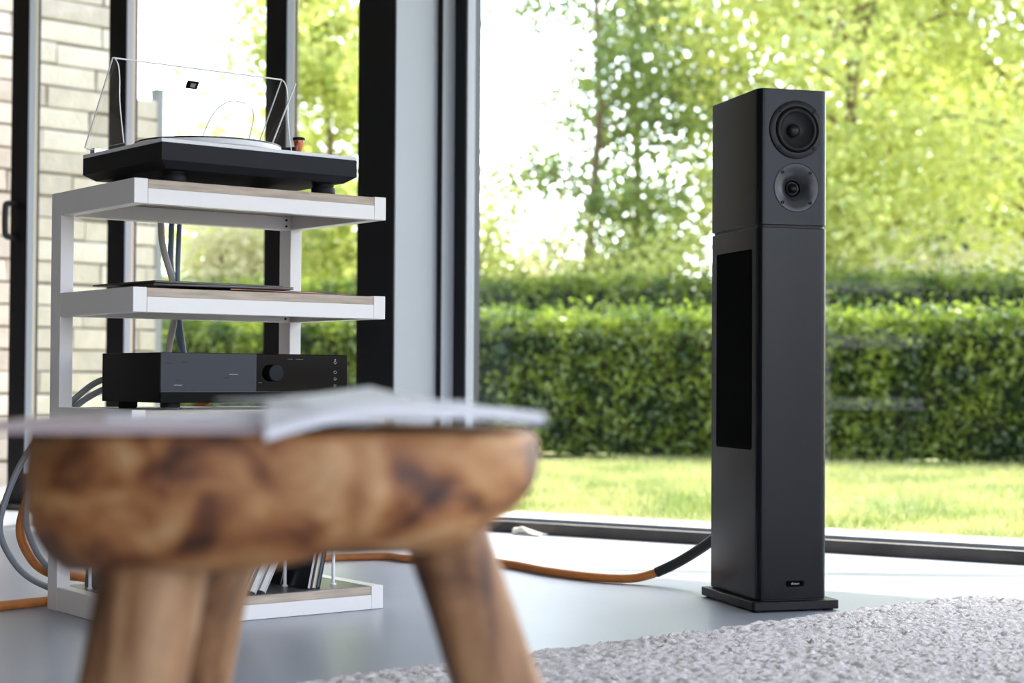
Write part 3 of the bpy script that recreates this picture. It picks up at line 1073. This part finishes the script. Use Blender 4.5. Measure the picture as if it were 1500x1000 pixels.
sheet(MB(), [(LA0, hy, hz_), (LA1, hy, hz_), (LA1, ty, tz_), (LA0, ty, tz_)], nv, TH).build('back_sheet', 'acrylic', lid)
cheek = [(hy, hz_), (ty, tz_), (ty - 0.012, tz_ - 0.006), (ty - 0.024, tz_ - 0.022), (ty - 0.029, tz_ - 0.05), (ty - 0.030, tz_ - 0.09), (ty - 0.043, tz_ - 0.15), (0.178, 0.9585 - TZ), (0.352, 0.9585 - TZ)]
for x0 in (LA0, LA1 - TH):
    ck = MB().prism(cheek, 'x', x0, x0 + TH).build('cheek', 'acrylic', lid)
    MB().tube([(x0 + TH / 2, y, z) for y, z in cheek[1:8]], 0.0013, 6, 3).build('polished_edge', 'acrylic_edge', ck, smooth=60)
MB().tube([(LA0, ty, tz_), (LA1, ty, tz_)], 0.0017, 6, 0).build('polished_edge', 'acrylic_edge', lid, smooth=60)
for x in (LA0, LA1):
    MB().tube([(x, hy, hz_), (x, ty, tz_)], 0.0016, 6, 0).build('polished_edge', 'acrylic_edge', lid, smooth=60)
MB().tube([(LA0, hy - 0.01, hz_ - 0.003), (LA1, hy - 0.01, hz_ - 0.003)], 0.0014, 6, 0).build('polished_edge', 'acrylic_edge', lid, smooth=60)


def on_sheet(x, s_, off=-0.001):
    v = Vector((x, hy, hz_)) + dv * s_ + nv * off
    return v


LL = math.hypot(ty - hy, tz_ - hz_)
arch = [on_sheet(x, s_) for x, s_ in ((0.262, 0.02), (0.268, 0.10), (0.285, 0.136), (0.31, 0.148), (0.345, 0.142), (0.368, 0.120), (0.376, 0.07), (0.380, 0.02))]
MB().tube(arch, 0.0015, 6, 5).build('arched_rib', 'acrylic_edge', lid, smooth=60)
bq = on_sheet(0.186, LL - 0.047, 0.002)
bp = sheet(MB(), [bq, bq + Vector((0.026, 0, 0)), bq + Vector((0.026, 0, 0)) + dv * 0.017, bq + dv * 0.017], -nv, 0.0035).build('badge', 'speaker_black', lid)
b2 = on_sheet(0.194, LL - 0.043, 0.0)
sheet(MB(), [b2, b2 + Vector((0.011, 0, 0)), b2 + Vector((0.011, 0, 0)) + dv * 0.009, b2 + dv * 0.009], nv, 0.0035).build('emblem', 'badge_text', bp)
MB().tube([(0.400, 0.262, z_top), (0.400, 0.262, 0.998 - TZ), (0.400, 0.165, 1.120 - TZ)], [0.0018] * 3, 8, 0).build('lid_stay', 'acrylic_edge', lid, smooth=60)
for x in (0.02, 0.375):
    MB().box(x, x + 0.03, TD - 0.012, TD + 0.010, z_top - 0.012, z_top + 0.016).build('hinge', 'chrome', lid, bevel=0.001)

# ------------------------------------------------------------------ amplifier
amp = on_rack('amplifier', 0.0768, 0.0336, SH[2])
tag(amp, 'black stereo amplifier with a slate display and round volume knob on the rack', 'amplifier')
AZ = SH[2]
zt_, zd = 0.5376 - AZ, 0.4604 - AZ
AW, AD = 0.43, 0.2767
MB().box(0.0, AW, 0.006, AD, 0.014, zt_).build('case', 'amp_black', amp, bevel=0.001)
MB().box(0.0, AW, 0.0, 0.0058, 0.014, zd - 0.0015).build('lower_fascia', 'amp_black', amp, bevel=0.0006)
MB().box(0.0, 0.2125, 0.0, 0.0058, zd, zt_ - 0.001).build('display', 'amp_display', amp)
fp = MB().box(0.2132, AW, 0.0, 0.0058, zd, zt_ - 0.001).build('control_panel', 'amp_gloss', amp, bevel=0.0005)
MB().box(0.0, AW, -0.0004, 0.0058, zd - 0.0013, zd - 0.0002).build('trim_line', 'horn_grey', amp)
MB().lathe([(0.0175, -0.001), (0.0175, 0.014), (0.0165, 0.0155), (0.002, 0.0162)], (0.2505, 0, zd + 0.038), 'y', 36).build('volume_knob', 'tt_black', amp, smooth=40)
for x, y in ((0.04, 0.04), (AW - 0.04, 0.04), (0.04, AD - 0.04), (AW - 0.04, AD - 0.04)):
    MB().lathe([(0.018, 0), (0.02, 0.003), (0.02, 0.0145)], (x, y, 0), n=20).build('foot', 'rubber', amp, smooth=40)
for z, kind in ((0.0665, 'dot'), (0.0605, 'ring'), (0.0405, 'cloud'), (0.0265, 'ring'), (0.0125, 'sq')):
    x = 0.400
    ic = MB()
    if kind == 'dot':
        ic.lathe([(0.0016, -0.0002), (0.0016, 0.0006)], (x, 0, zd + z), 'y', 10)
    elif kind == 'sq':
        ic.tube([(x - .0024, -.0003, zd + z - .002), (x - .0024, -.0003, zd + z + .002), (x + .0024, -.0003, zd + z + .002), (x + .0024, -.0003, zd + z - .002), (x - .0024, -.0003, zd + z - .002)], 0.0005, 4, 0)
    else:
        rx_ = 0.0036 if kind == 'cloud' else 0.0028
        ic.tube([(x + rx_ * math.cos(t), -0.0003, zd + z + 0.0026 * math.sin(t)) for t in np.linspace(0, 2 * PI, 13)], 0.0005, 4, 0)
    ic.build('icon', 'icon_white', fp)
for x, z, w_ in ((0.217, 0.017, 0.009), (0.285, 0.066, 0.012), (0.304, 0.066, 0.018)):
    MB().box(x, x + w_, -0.0004, 0.001, zd + z, zd + z + 0.0012).build('marking', 'horn_grey', fp)
dsp = [o for o in C.objects if o.parent == amp and o.name.startswith('display')][0]
for x, z, w_, m_ in ((0.028, 0.012, 0.018, 'icon_white'), (0.150, 0.034, 0.020, 'icon_white'), (0.138, 0.027, 0.012, 'amp_black'), (0.030, 0.022, 0.012, 'amp_black'), (0.047, 0.058, 0.011, 'amp_black'), (0.010, 0.055, 0.014, 'amp_black')):
    MB().box(x, x + w_, -0.0004, 0.001, zd + z, zd + z + 0.0009).build('marking', m_, dsp)

# ------------------------------------------------------------------ sleeves lying on the second shelf
def flat_sleeve(a, b, rz, w_, d_, z, th, material, label, tilt=(0, 0), inner=None):
    o = on_rack('record_sleeve', a, b, z, rz)
    o.rotation_euler = (tilt[0], tilt[1], RYAW + rz)
    tag(o, label, 'record sleeve')
    MB().box(-w_ / 2, w_ / 2, -d_ / 2, d_ / 2, 0.0, th * 0.42).build('cover', material, o)
    MB().box(-w_ / 2 + 0.003, w_ / 2 - 0.003, -d_ / 2 + 0.001, d_ / 2 - 0.002, th * 0.42, th * 0.6).build('inner_page', inner or 'sleeve_beige', o)
    MB().box(-w_ / 2, w_ / 2, -d_ / 2, d_ / 2, th * 0.6, th).build('cover', material, o)
    return o


z1_ = SH[1]
flat_sleeve(0.365, 0.175, -0.30, 0.30, 0.22, z1_, 0.0045, 'print_navy', 'navy record sleeve at the bottom of the pile on the second shelf', inner='sleeve_beige')
flat_sleeve(0.375, 0.175, 0.10, 0.30, 0.22, z1_ + 0.0046, 0.004, 'print_dark', 'dark printed sleeve in the middle of the pile on the second shelf', inner='copper')
flat_sleeve(0.235, 0.170, -0.12, 0.30, 0.26, z1_ + 0.0087, 0.005, 'print_dark', 'dark sleeve with a beige inside near the top of the pile on the second shelf', inner='sleeve_beige')
flat_sleeve(0.205, 0.175, 0.06, 0.30, 0.26, z1_ + 0.0138, 0.0035, 'sleeve_black', 'thin black sleeve topmost on the pile on the second shelf', inner='sleeve_beige')

# ------------------------------------------------------------------ books, sleeves and divider rods on the bottom shelf
zb0 = SH[3] + 0.0006


def leaning(name, a, b, th, depth, h, deg, cover, page, label, group=None, cat='book'):
    o = on_rack(name, a, b, zb0)
    r_ = math.radians(deg)
    o.rotation_euler = (0, r_, RYAW)
    # stand the lower edge on the shelf: pivot at the low corner
    tag(o, label, cat, group)
    t = th
    c = max(0.0006, t * 0.09)
    if deg >= 0:
        x0, x1 = -t, 0.0
    else:
        x0, x1 = 0.0, t
    MB().box(x0, x0 + c, 0, depth, 0, h).build('cover', cover, o)
    MB().box(x1 - c, x1, 0, depth, 0, h).build('cover', cover, o)
    MB().box(x0 + c, x1 - c, 0.002, depth - 0.001, 0.0015, h - 0.002).build('pages', page, o)
    return o


bk_ = [
    (0.064, 0.10, 0.006, 0.245, 0.290, 4, 'sleeve_black', 'sleeve_black', 'black record sleeve standing by the left divider rod', 'record sleeve'),
    (0.075, 0.09, 0.008, 0.25, 0.285, 8, 'sleeve_slate', 'page_edge', 'slate grey sleeve standing next to the black one by the left divider rod', 'record sleeve'),
    (0.094, 0.08, 0.010, 0.25, 0.285, 13, 'sleeve_black', 'sleeve_black', 'thick black sleeve leaning beside the slate grey one', 'record sleeve'),
    (0.116, 0.08, 0.008, 0.25, 0.280, 17, 'sleeve_slate', 'sleeve_black', 'slate sleeve leaning against the thick black sleeve', 'record sleeve'),
    (0.2553, 0.028, 0.004, 0.16, 0.20, 26, 'sleeve_beige', 'page_edge', 'thin beige magazine leaning left of the two thick books', 'magazine'),
    (0.2662, 0.028, 0.004, 0.16, 0.20, 26, 'sleeve_beige', 'page_edge', 'second thin beige magazine leaning against the thick white book', 'magazine'),
    (0.2882, 0.026, 0.0145, 0.16, 0.20, 26, 'sleeve_white', 'page_edge', 'thick white book leaning at a slant on the bottom shelf', 'book'),
    (0.3106, 0.026, 0.0150, 0.16, 0.20, 26, 'sleeve_white', 'page_edge', 'thick white book leaning against the middle divider rod', 'book'),
    (0.315, 0.20, 0.014, 0.16, 0.29, 9, 'sleeve_black', 'sleeve_black', 'black record sleeve set back behind the middle divider rod', 'record sleeve'),
    (0.345, 0.20, 0.016, 0.16, 0.29, 9, 'sleeve_black', 'sleeve_black', 'second black sleeve set back behind the middle divider rod', 'record sleeve'),
    (0.375, 0.20, 0.016, 0.16, 0.29, 9, 'sleeve_black', 'sleeve_slate', 'black sleeve set back nearest the leaning booklets', 'record sleeve'),
    (0.4068, 0.128, 0.004, 0.15, 0.25, 12, 'sleeve_black', 'page_edge', 'thin black booklet set back behind the middle divider rod', 'booklet'),
    (0.4180, 0.028, 0.008, 0.24, 0.25, 12, 'sleeve_black', 'page_edge', 'black-covered booklet leaning right of the middle divider rod', 'booklet'),
    (0.4300, 0.028, 0.008, 0.24, 0.25, 12, 'sleeve_beige', 'page_edge', 'beige booklet leaning against the black-covered booklet', 'booklet'),
    (0.4420, 0.030, 0.008, 0.24, 0.25, 12, 'sleeve_slate', 'sleeve_slate', 'slate sleeve standing right of the beige booklet', 'record sleeve'),
]
for a, b, th, dp, h, dg_, cv, pg, lb_, ct in bk_:
    leaning({'record sleeve': 'record_sleeve', 'magazine': 'magazine', 'book': 'book', 'booklet': 'booklet'}[ct], a, b, th, dp, h, dg_, cv, pg, lb_, cat=ct)


def rod(a, b, label):
    o = on_rack('divider_rod', a, b, zb0)
    tag(o, label, 'rod')
    MB().lathe([(0.0066, 0), (0.0066, 0.003), (0.004, 0.0035)], (0, 0, 0), n=16).build('foot', 'white_metal', o, smooth=40)
    MB().lathe([(0.0038, 0.003), (0.0038, 0.3245)], (0, 0, 0), n=14).build('rod', 'white_metal', o, smooth=40)


rod(0.0480, 0.294, 'white upright divider rod among the black sleeves by the left rail')
rod(0.4025, 0.107, 'white upright divider rod in the middle of the bottom shelf')
rod(0.4991, 0.0705, 'white upright divider rod near the right end of the bottom shelf')

# ================================================================== CABLES
def cable(name, pts, r, material, label, ends=None, n=10, smooth=8):
    o = MB().tube(pts, r, n, smooth).build(name, material, smooth=70)
    tag(o, label, 'cable')
    return o


R_ = lambda *ps: [rk(*p_) for p_ in ps]
cable('power_cable', R_((0.20, 0.312, 0.487), (0.17, 0.40, 0.49), (0.136, 0.44, 0.482), (0.089, 0.44, 0.454), (0.016, 0.44, 0.385), (-0.047, 0.44, 0.302), (-0.086, 0.44, 0.204),
                        (-0.085, 0.44, 0.146), (-0.044, 0.44, 0.080), (0.017, 0.443, 0.040), (0.10, 0.431, 0.013), (0.18, 0.432, 0.0068), (0.30, 0.434, 0.0068)), 0.0068, 'cable_grey',
      'grey cable bowing out widest beside the rack from the amplifier to the floor')
cable('power_cable', R_((0.18, 0.312, 0.470), (0.16, 0.39, 0.472), (0.131, 0.425, 0.461), (0.069, 0.43, 0.423), (0.016, 0.43, 0.359), (-0.026, 0.43, 0.266), (-0.037, 0.43, 0.188),
                        (-0.019, 0.43, 0.129), (0.012, 0.430, 0.084), (0.06, 0.415, 0.030), (0.14, 0.410, 0.0068), (0.24, 0.410, 0.0068)), 0.0068, 'cable_grey',
      'grey cable in the tighter inner loop behind the rack upright')
# orange loudspeaker cable: from the amplifier, looped down, along the floor to the loudspeaker
orange_path = R_((0.38, 0.308, 0.462), (0.383, 0.385, 0.456), (0.365, 0.425, 0.425), (0.28, 0.462, 0.362), (0.10, 0.468, 0.350), (0.040, 0.464, 0.348), (0.007, 0.46, 0.318), (-0.017, 0.46, 0.243), (-0.037, 0.46, 0.164), (-0.015, 0.46, 0.105), (0.025, 0.46, 0.070),
                 (0.102, 0.47, 0.054), (0.22, 0.50, 0.03)) + [Vector(p_) for p_ in (
                     (-0.72, 4.15, 0.011), (-0.55, 4.55, 0.011), (-0.35, 4.66, 0.011), (-0.275, 4.60, 0.011), (-0.142, 4.58, 0.011), (-0.005, 4.476, 0.011), (0.088, 4.323, 0.011),
                     (0.201, 4.195, 0.011), (0.292, 4.150, 0.014), (0.350, 4.135, 0.030))]
oc = empty('speaker_cable', orange_path[-1])
tag(oc, 'thick orange speaker cable running over the floor into the loudspeaker', 'cable')
pa = MB().tube([p_ - orange_path[-1] for p_ in orange_path], 0.0105, 12, 8).build('jacket', 'cable_orange', oc, smooth=70)
sl_ = [Vector((0.348, 4.136, 0.0295)), Vector((0.400, 4.115, 0.058)), Vector((0.455, 4.07, 0.100)), Vector((0.505, 4.00, 0.150)), Vector((0.535, 3.925, 0.17))]
MB().tube([p_ - orange_path[-1] for p_ in sl_], 0.0125, 12, 8).build('black_sleeve', 'cable_sleeve', oc, smooth=70)
cable('speaker_cable', R_((-0.62, 0.36, 0.0108), (-0.30, 0.395, 0.0108), (-0.141, 0.4127, 0.0108), (0.016, 0.4367, 0.0108), (0.10, 0.454, 0.0108), (0.20, 0.458, 0.0108), (0.32, 0.458, 0.0108)), 0.0105, 'cable_orange',
      'orange cable lying on the floor and running in behind the foot of the rack')
cable('signal_cable', R_((0.248, 0.310, 0.926), (0.249, 0.365, 0.924), (0.252, 0.404, 0.890), (0.256, 0.4105, 0.836), (0.262, 0.4105, 0.776), (0.286, 0.4105, 0.702), (0.300, 0.4105, 0.657), (0.291, 0.4105, 0.615), (0.277, 0.4105, 0.543), (0.262, 0.38, 0.50), (0.26, 0.308, 0.495)),
      0.0074, 'cable_beige', 'beige cable hanging behind the rack shelves')
cable('signal_cable', R_((0.284, 0.311, 0.926), (0.285, 0.37, 0.924), (0.288, 0.417, 0.885), (0.290, 0.4255, 0.838), (0.288, 0.4255, 0.747), (0.295, 0.4255, 0.702), (0.306, 0.4255, 0.597), (0.320, 0.420, 0.543), (0.328, 0.385, 0.50), (0.328, 0.308, 0.495)),
      0.0066, 'cable_blue', 'blue-grey cable hanging behind the rack that crosses over to the right')
cable('signal_cable', R_((0.302, 0.311, 0.926), (0.302, 0.360, 0.924), (0.298, 0.391, 0.890), (0.294, 0.3955, 0.838), (0.291, 0.3955, 0.748), (0.291, 0.3955, 0.702), (0.297, 0.3955, 0.612), (0.308, 0.3955, 0.543), (0.302, 0.37, 0.505), (0.297, 0.308, 0.50)),
      0.0058, 'cable_blue', 'thinner blue-grey cable hanging close against the other one')

# small white tassel dropped by the window sill
ts = empty('dropped_tassel', fw(0.03, -0.035, 0.0), FY)
tag(ts, 'small off-white cord tassel lying on the floor against the window sill', 'tassel')
tb = MB()
for i in range(9):
    a = random.uniform(-0.03, 0.03)
    tb.tube([(-0.045, random.uniform(-.006, .006), 0.009), (-0.01, a * .4, 0.010 + random.uniform(0, .012)), (0.03, a, 0.006), (0.062, a * 1.2, 0.004)], [0.007, 0.006, 0.004, 0.002], 6, 4)
tb.build('threads', 'tassel', ts, smooth=70)
MB().lathe([(0.004, 0), (0.011, 0.004), (0.012, 0.014), (0.006, 0.021), (0.001, 0.022)], (-0.042, 0, 0), n=16).build('knot', 'tassel', ts, smooth=80)

# ================================================================== STOOL
st = empty('root_wood_stool', (-0.1845, 1.43, 0))
tag(st, 'rough brown root-wood stool on thick splayed legs with papers on it', 'stool')
nu, nvv = 96, 40
V, F = [], []
prof = [(0.0, 0.448), (0.55, 0.449), (0.97, 0.4485), (0.995, 0.446), (1.0, 0.440)]
for i in range(22):
    t = i / 21
    prof.append((1.0 + 0.015 * math.sin(PI * t * 1.2) - 0.10 * t ** 5, 0.434 - 0.079 * t))
prof += [(0.86, 0.3505), (0.76, 0.348), (0.5, 0.347), (0.0, 0.347)]
for j, (s, z) in enumerate(prof):
    for i in range(nu):
        t = 2 * PI * i / nu
        ct, sn = math.cos(t), math.sin(t)
        ex = 2.7
        rr = (abs(ct) ** ex + abs(sn) ** ex) ** (-1 / ex)
        lump = (0.020 * math.sin(3 * t + 1.1) + 0.014 * math.sin(5 * t + 4 * z * 9) + 0.010 * math.sin(9 * t + z * 60)
                + 0.008 * math.sin(14 * t - z * 85 + 1)) * (1 if 0.34 < z < 0.446 else 0.4)
        rad = s * rr * (1 + lump * (0.4 + (0.45 - z) * 6))
        x, y = 0.2035 * rad * ct, 0.152 * rad * sn
        low = max(0.0, (0.43 - z) / 0.09)
        zz = z + low * 0.015 * (x / 0.2) + (low * 0.004 * math.sin(6 * t + 2))
        x -= 0.004 * low + 0.024 * min(1, low) ** 1.5 * max(0.0, x / 0.2)
        V.append((x, y, zz))
for j in range(len(prof) - 1):
    for i in range(nu):
        F.append((j * nu + i, j * nu + (i + 1) % nu, (j + 1) * nu + (i + 1) % nu, (j + 1) * nu + i))
MB().add(V, F).build('seat_slab', 'root_wood', st, smooth=60)


def leg(p0, p1, r0, rm, r1, seed):
    r_ = random.Random(seed)
    p0, p1 = Vector(p0), Vector(p1)
    k = 14
    nseg_ = 28
    vs_, fs_ = [], []
    ph = [r_.uniform(0, 6.28) for _ in range(6)]
    for j in range(k + 1):
        t = j / k
        c = p0.lerp(p1, t)
        r = r0 * (1 - t) ** 2 + 2 * rm * t * (1 - t) + r1 * t * t
        for i in range(nseg_):
            a = 2 * PI * i / nseg_
            q = r * (1 + 0.06 * math.sin(2 * a + ph[0] + 2 * t) + 0.05 * math.sin(3 * a + ph[1] - 5 * t) + 0.03 * math.sin(7 * a + ph[2] + 9 * t) + 0.05 * math.sin(9 * t + ph[3]))
            vs_.append((c.x + q * math.cos(a), c.y + q * math.sin(a), c.z))
    fs_ = [(j * nseg_ + i, j * nseg_ + (i + 1) % nseg_, (j + 1) * nseg_ + (i + 1) % nseg_, (j + 1) * nseg_ + i) for j in range(k) for i in range(nseg_)]
    fs_ += [tuple(range(nseg_)), tuple(k * nseg_ + i for i in range(nseg_))[::-1]]
    MB().add(vs_, fs_).build('leg', 'root_wood_leg', st, smooth=60)


leg((-0.090, -0.065, 0.365), (-0.148, -0.105, 0.0), 0.038, 0.046, 0.036, 1)
leg((-0.078, 0.095, 0.365), (-0.135, 0.150, 0.0), 0.040, 0.040, 0.034, 2)
leg((0.130, -0.005, 0.368), (0.250, 0.030, 0.0), 0.0345, 0.038, 0.030, 3)


# ------------------------------------------------------------------ magazines on the stool
def paper(name, cx, cy, rz, w_, d_, z, th, material, label, bend=None, cat='magazine'):
    o = empty(name, (cx, cy, z), rz)
    tag(o, label, cat)
    nx, ny = 36, 40
    top, bot = [], []
    for i in range(nx + 1):
        for j in range(ny + 1):
            u, v = i / nx, j / ny
            x, y = (u - .5) * w_, (v - .5) * d_
            h = bend(u, v) if bend else 0
            bot.append((x, y, h))
            top.append((x, y, h + th * (0.85 + 0.15 * math.sin(PI * u))))
    k = (nx + 1) * (ny + 1)
    ix = lambda i, j: i * (ny + 1) + j
    ring = [ix(i, 0) for i in range(nx + 1)] + [ix(nx, j) for j in range(1, ny + 1)] + [ix(i, ny) for i in range(nx - 1, -1, -1)] + [ix(0, j) for j in range(ny - 1, 0, -1)]
    fs_t = [(ix(i, j), ix(i + 1, j), ix(i + 1, j + 1), ix(i, j + 1)) for i in range(nx) for j in range(ny)]
    fs = [tuple(reversed(f_)) for f_ in fs_t] + [tuple(a + k for a in f_) for f_ in fs_t]
    m_ = len(ring)
    fs += [(ring[i], ring[(i + 1) % m_], k + ring[(i + 1) % m_], k + ring[i]) for i in range(m_)]
    MB().add(bot + top, fs).build('pages', material, o, smooth=40)
    cv = MB()
    off = 0.0006
    cv.add([(x * 1.004, y * 1.004, h + off) for x, y, h in top], fs_t)
    cv.build('cover', material if material != 'paper_pink' else 'paper_pink', o, smooth=40)
    return o


def within(x, y, cx, cy, rz, w_, d_):
    """signed distance inside an oriented sheet (positive inside)."""
    dx, dy = x - cx, y - cy
    c, s_ = math.cos(rz), math.sin(rz)
    return min(w_ / 2 - abs(dx * c + dy * s_), d_ / 2 - abs(-dx * s_ + dy * c))


LOW = (-0.298, 1.405, 0.06, 0.215, 0.28)            # greyish pink magazine
MID = (-0.180, 1.430, -0.22, 0.21, 0.26)            # flat white magazine
TOP = (-0.092, 1.385, 0.13, 0.205, 0.24)            # magazine jutting out to the right
Z_LOW, Z_MID, Z_TOP = 0.4488, 0.4558, 0.4613


def droop(u, v):
    """lies on the flat magazine, sinks a little beyond it and its near left corner hangs over the stool's edge."""
    lx, ly = (u - .5) * TOP[3], (v - .5) * TOP[4]
    c, s_ = math.cos(TOP[2]), math.sin(TOP[2])
    x, y = TOP[0] + lx * c - ly * s_, TOP[1] + lx * s_ + ly * c
    out = max(0.0, -within(x, y, *MID) - 0.004)
    k_ = min(1.0, out / 0.045)
    k_ = k_ * k_ * (3 - 2 * k_)
    front = max(0.0, 1 - u * 2.4) * max(0.0, 1 - v * 2.2) ** 0.6
    r_ = min(1.0, max(0.0, (u - 0.72) / 0.28))
    h = -0.0036 * r_ * r_ * (3 - 2 * r_) - 0.018 * k_ * front
    if within(x, y, *LOW) > -0.004:
        h = max(h, Z_MID + 0.0002 - Z_TOP)
    if y > 1.268:
        h = max(h, 0.4491 - Z_TOP)
    return h


paper('magazine', *LOW, Z_LOW, 0.0064, 'paper_pink', 'greyish pink magazine lying under the white ones at the left of the stool')
paper('magazine', *MID, Z_MID, 0.0049, 'paper_white', 'white magazine lying flat in the middle of the stool')
paper('magazine', *TOP, Z_TOP, 0.0085, 'paper_white', 'white magazine jutting out over the right side of the stool', bend=droop)
paper('loose_sheet', -0.140, 1.42, 0.62, 0.15, 0.16, 0.4704, 0.0012, 'paper_white', 'white sheet with one corner curling up on top of the magazines',
      bend=lambda u, v: 0.0110 * max(0, (u + v) - 1.25) ** 1.4 / 0.67, cat='paper')
bpy.context.view_layer.update()
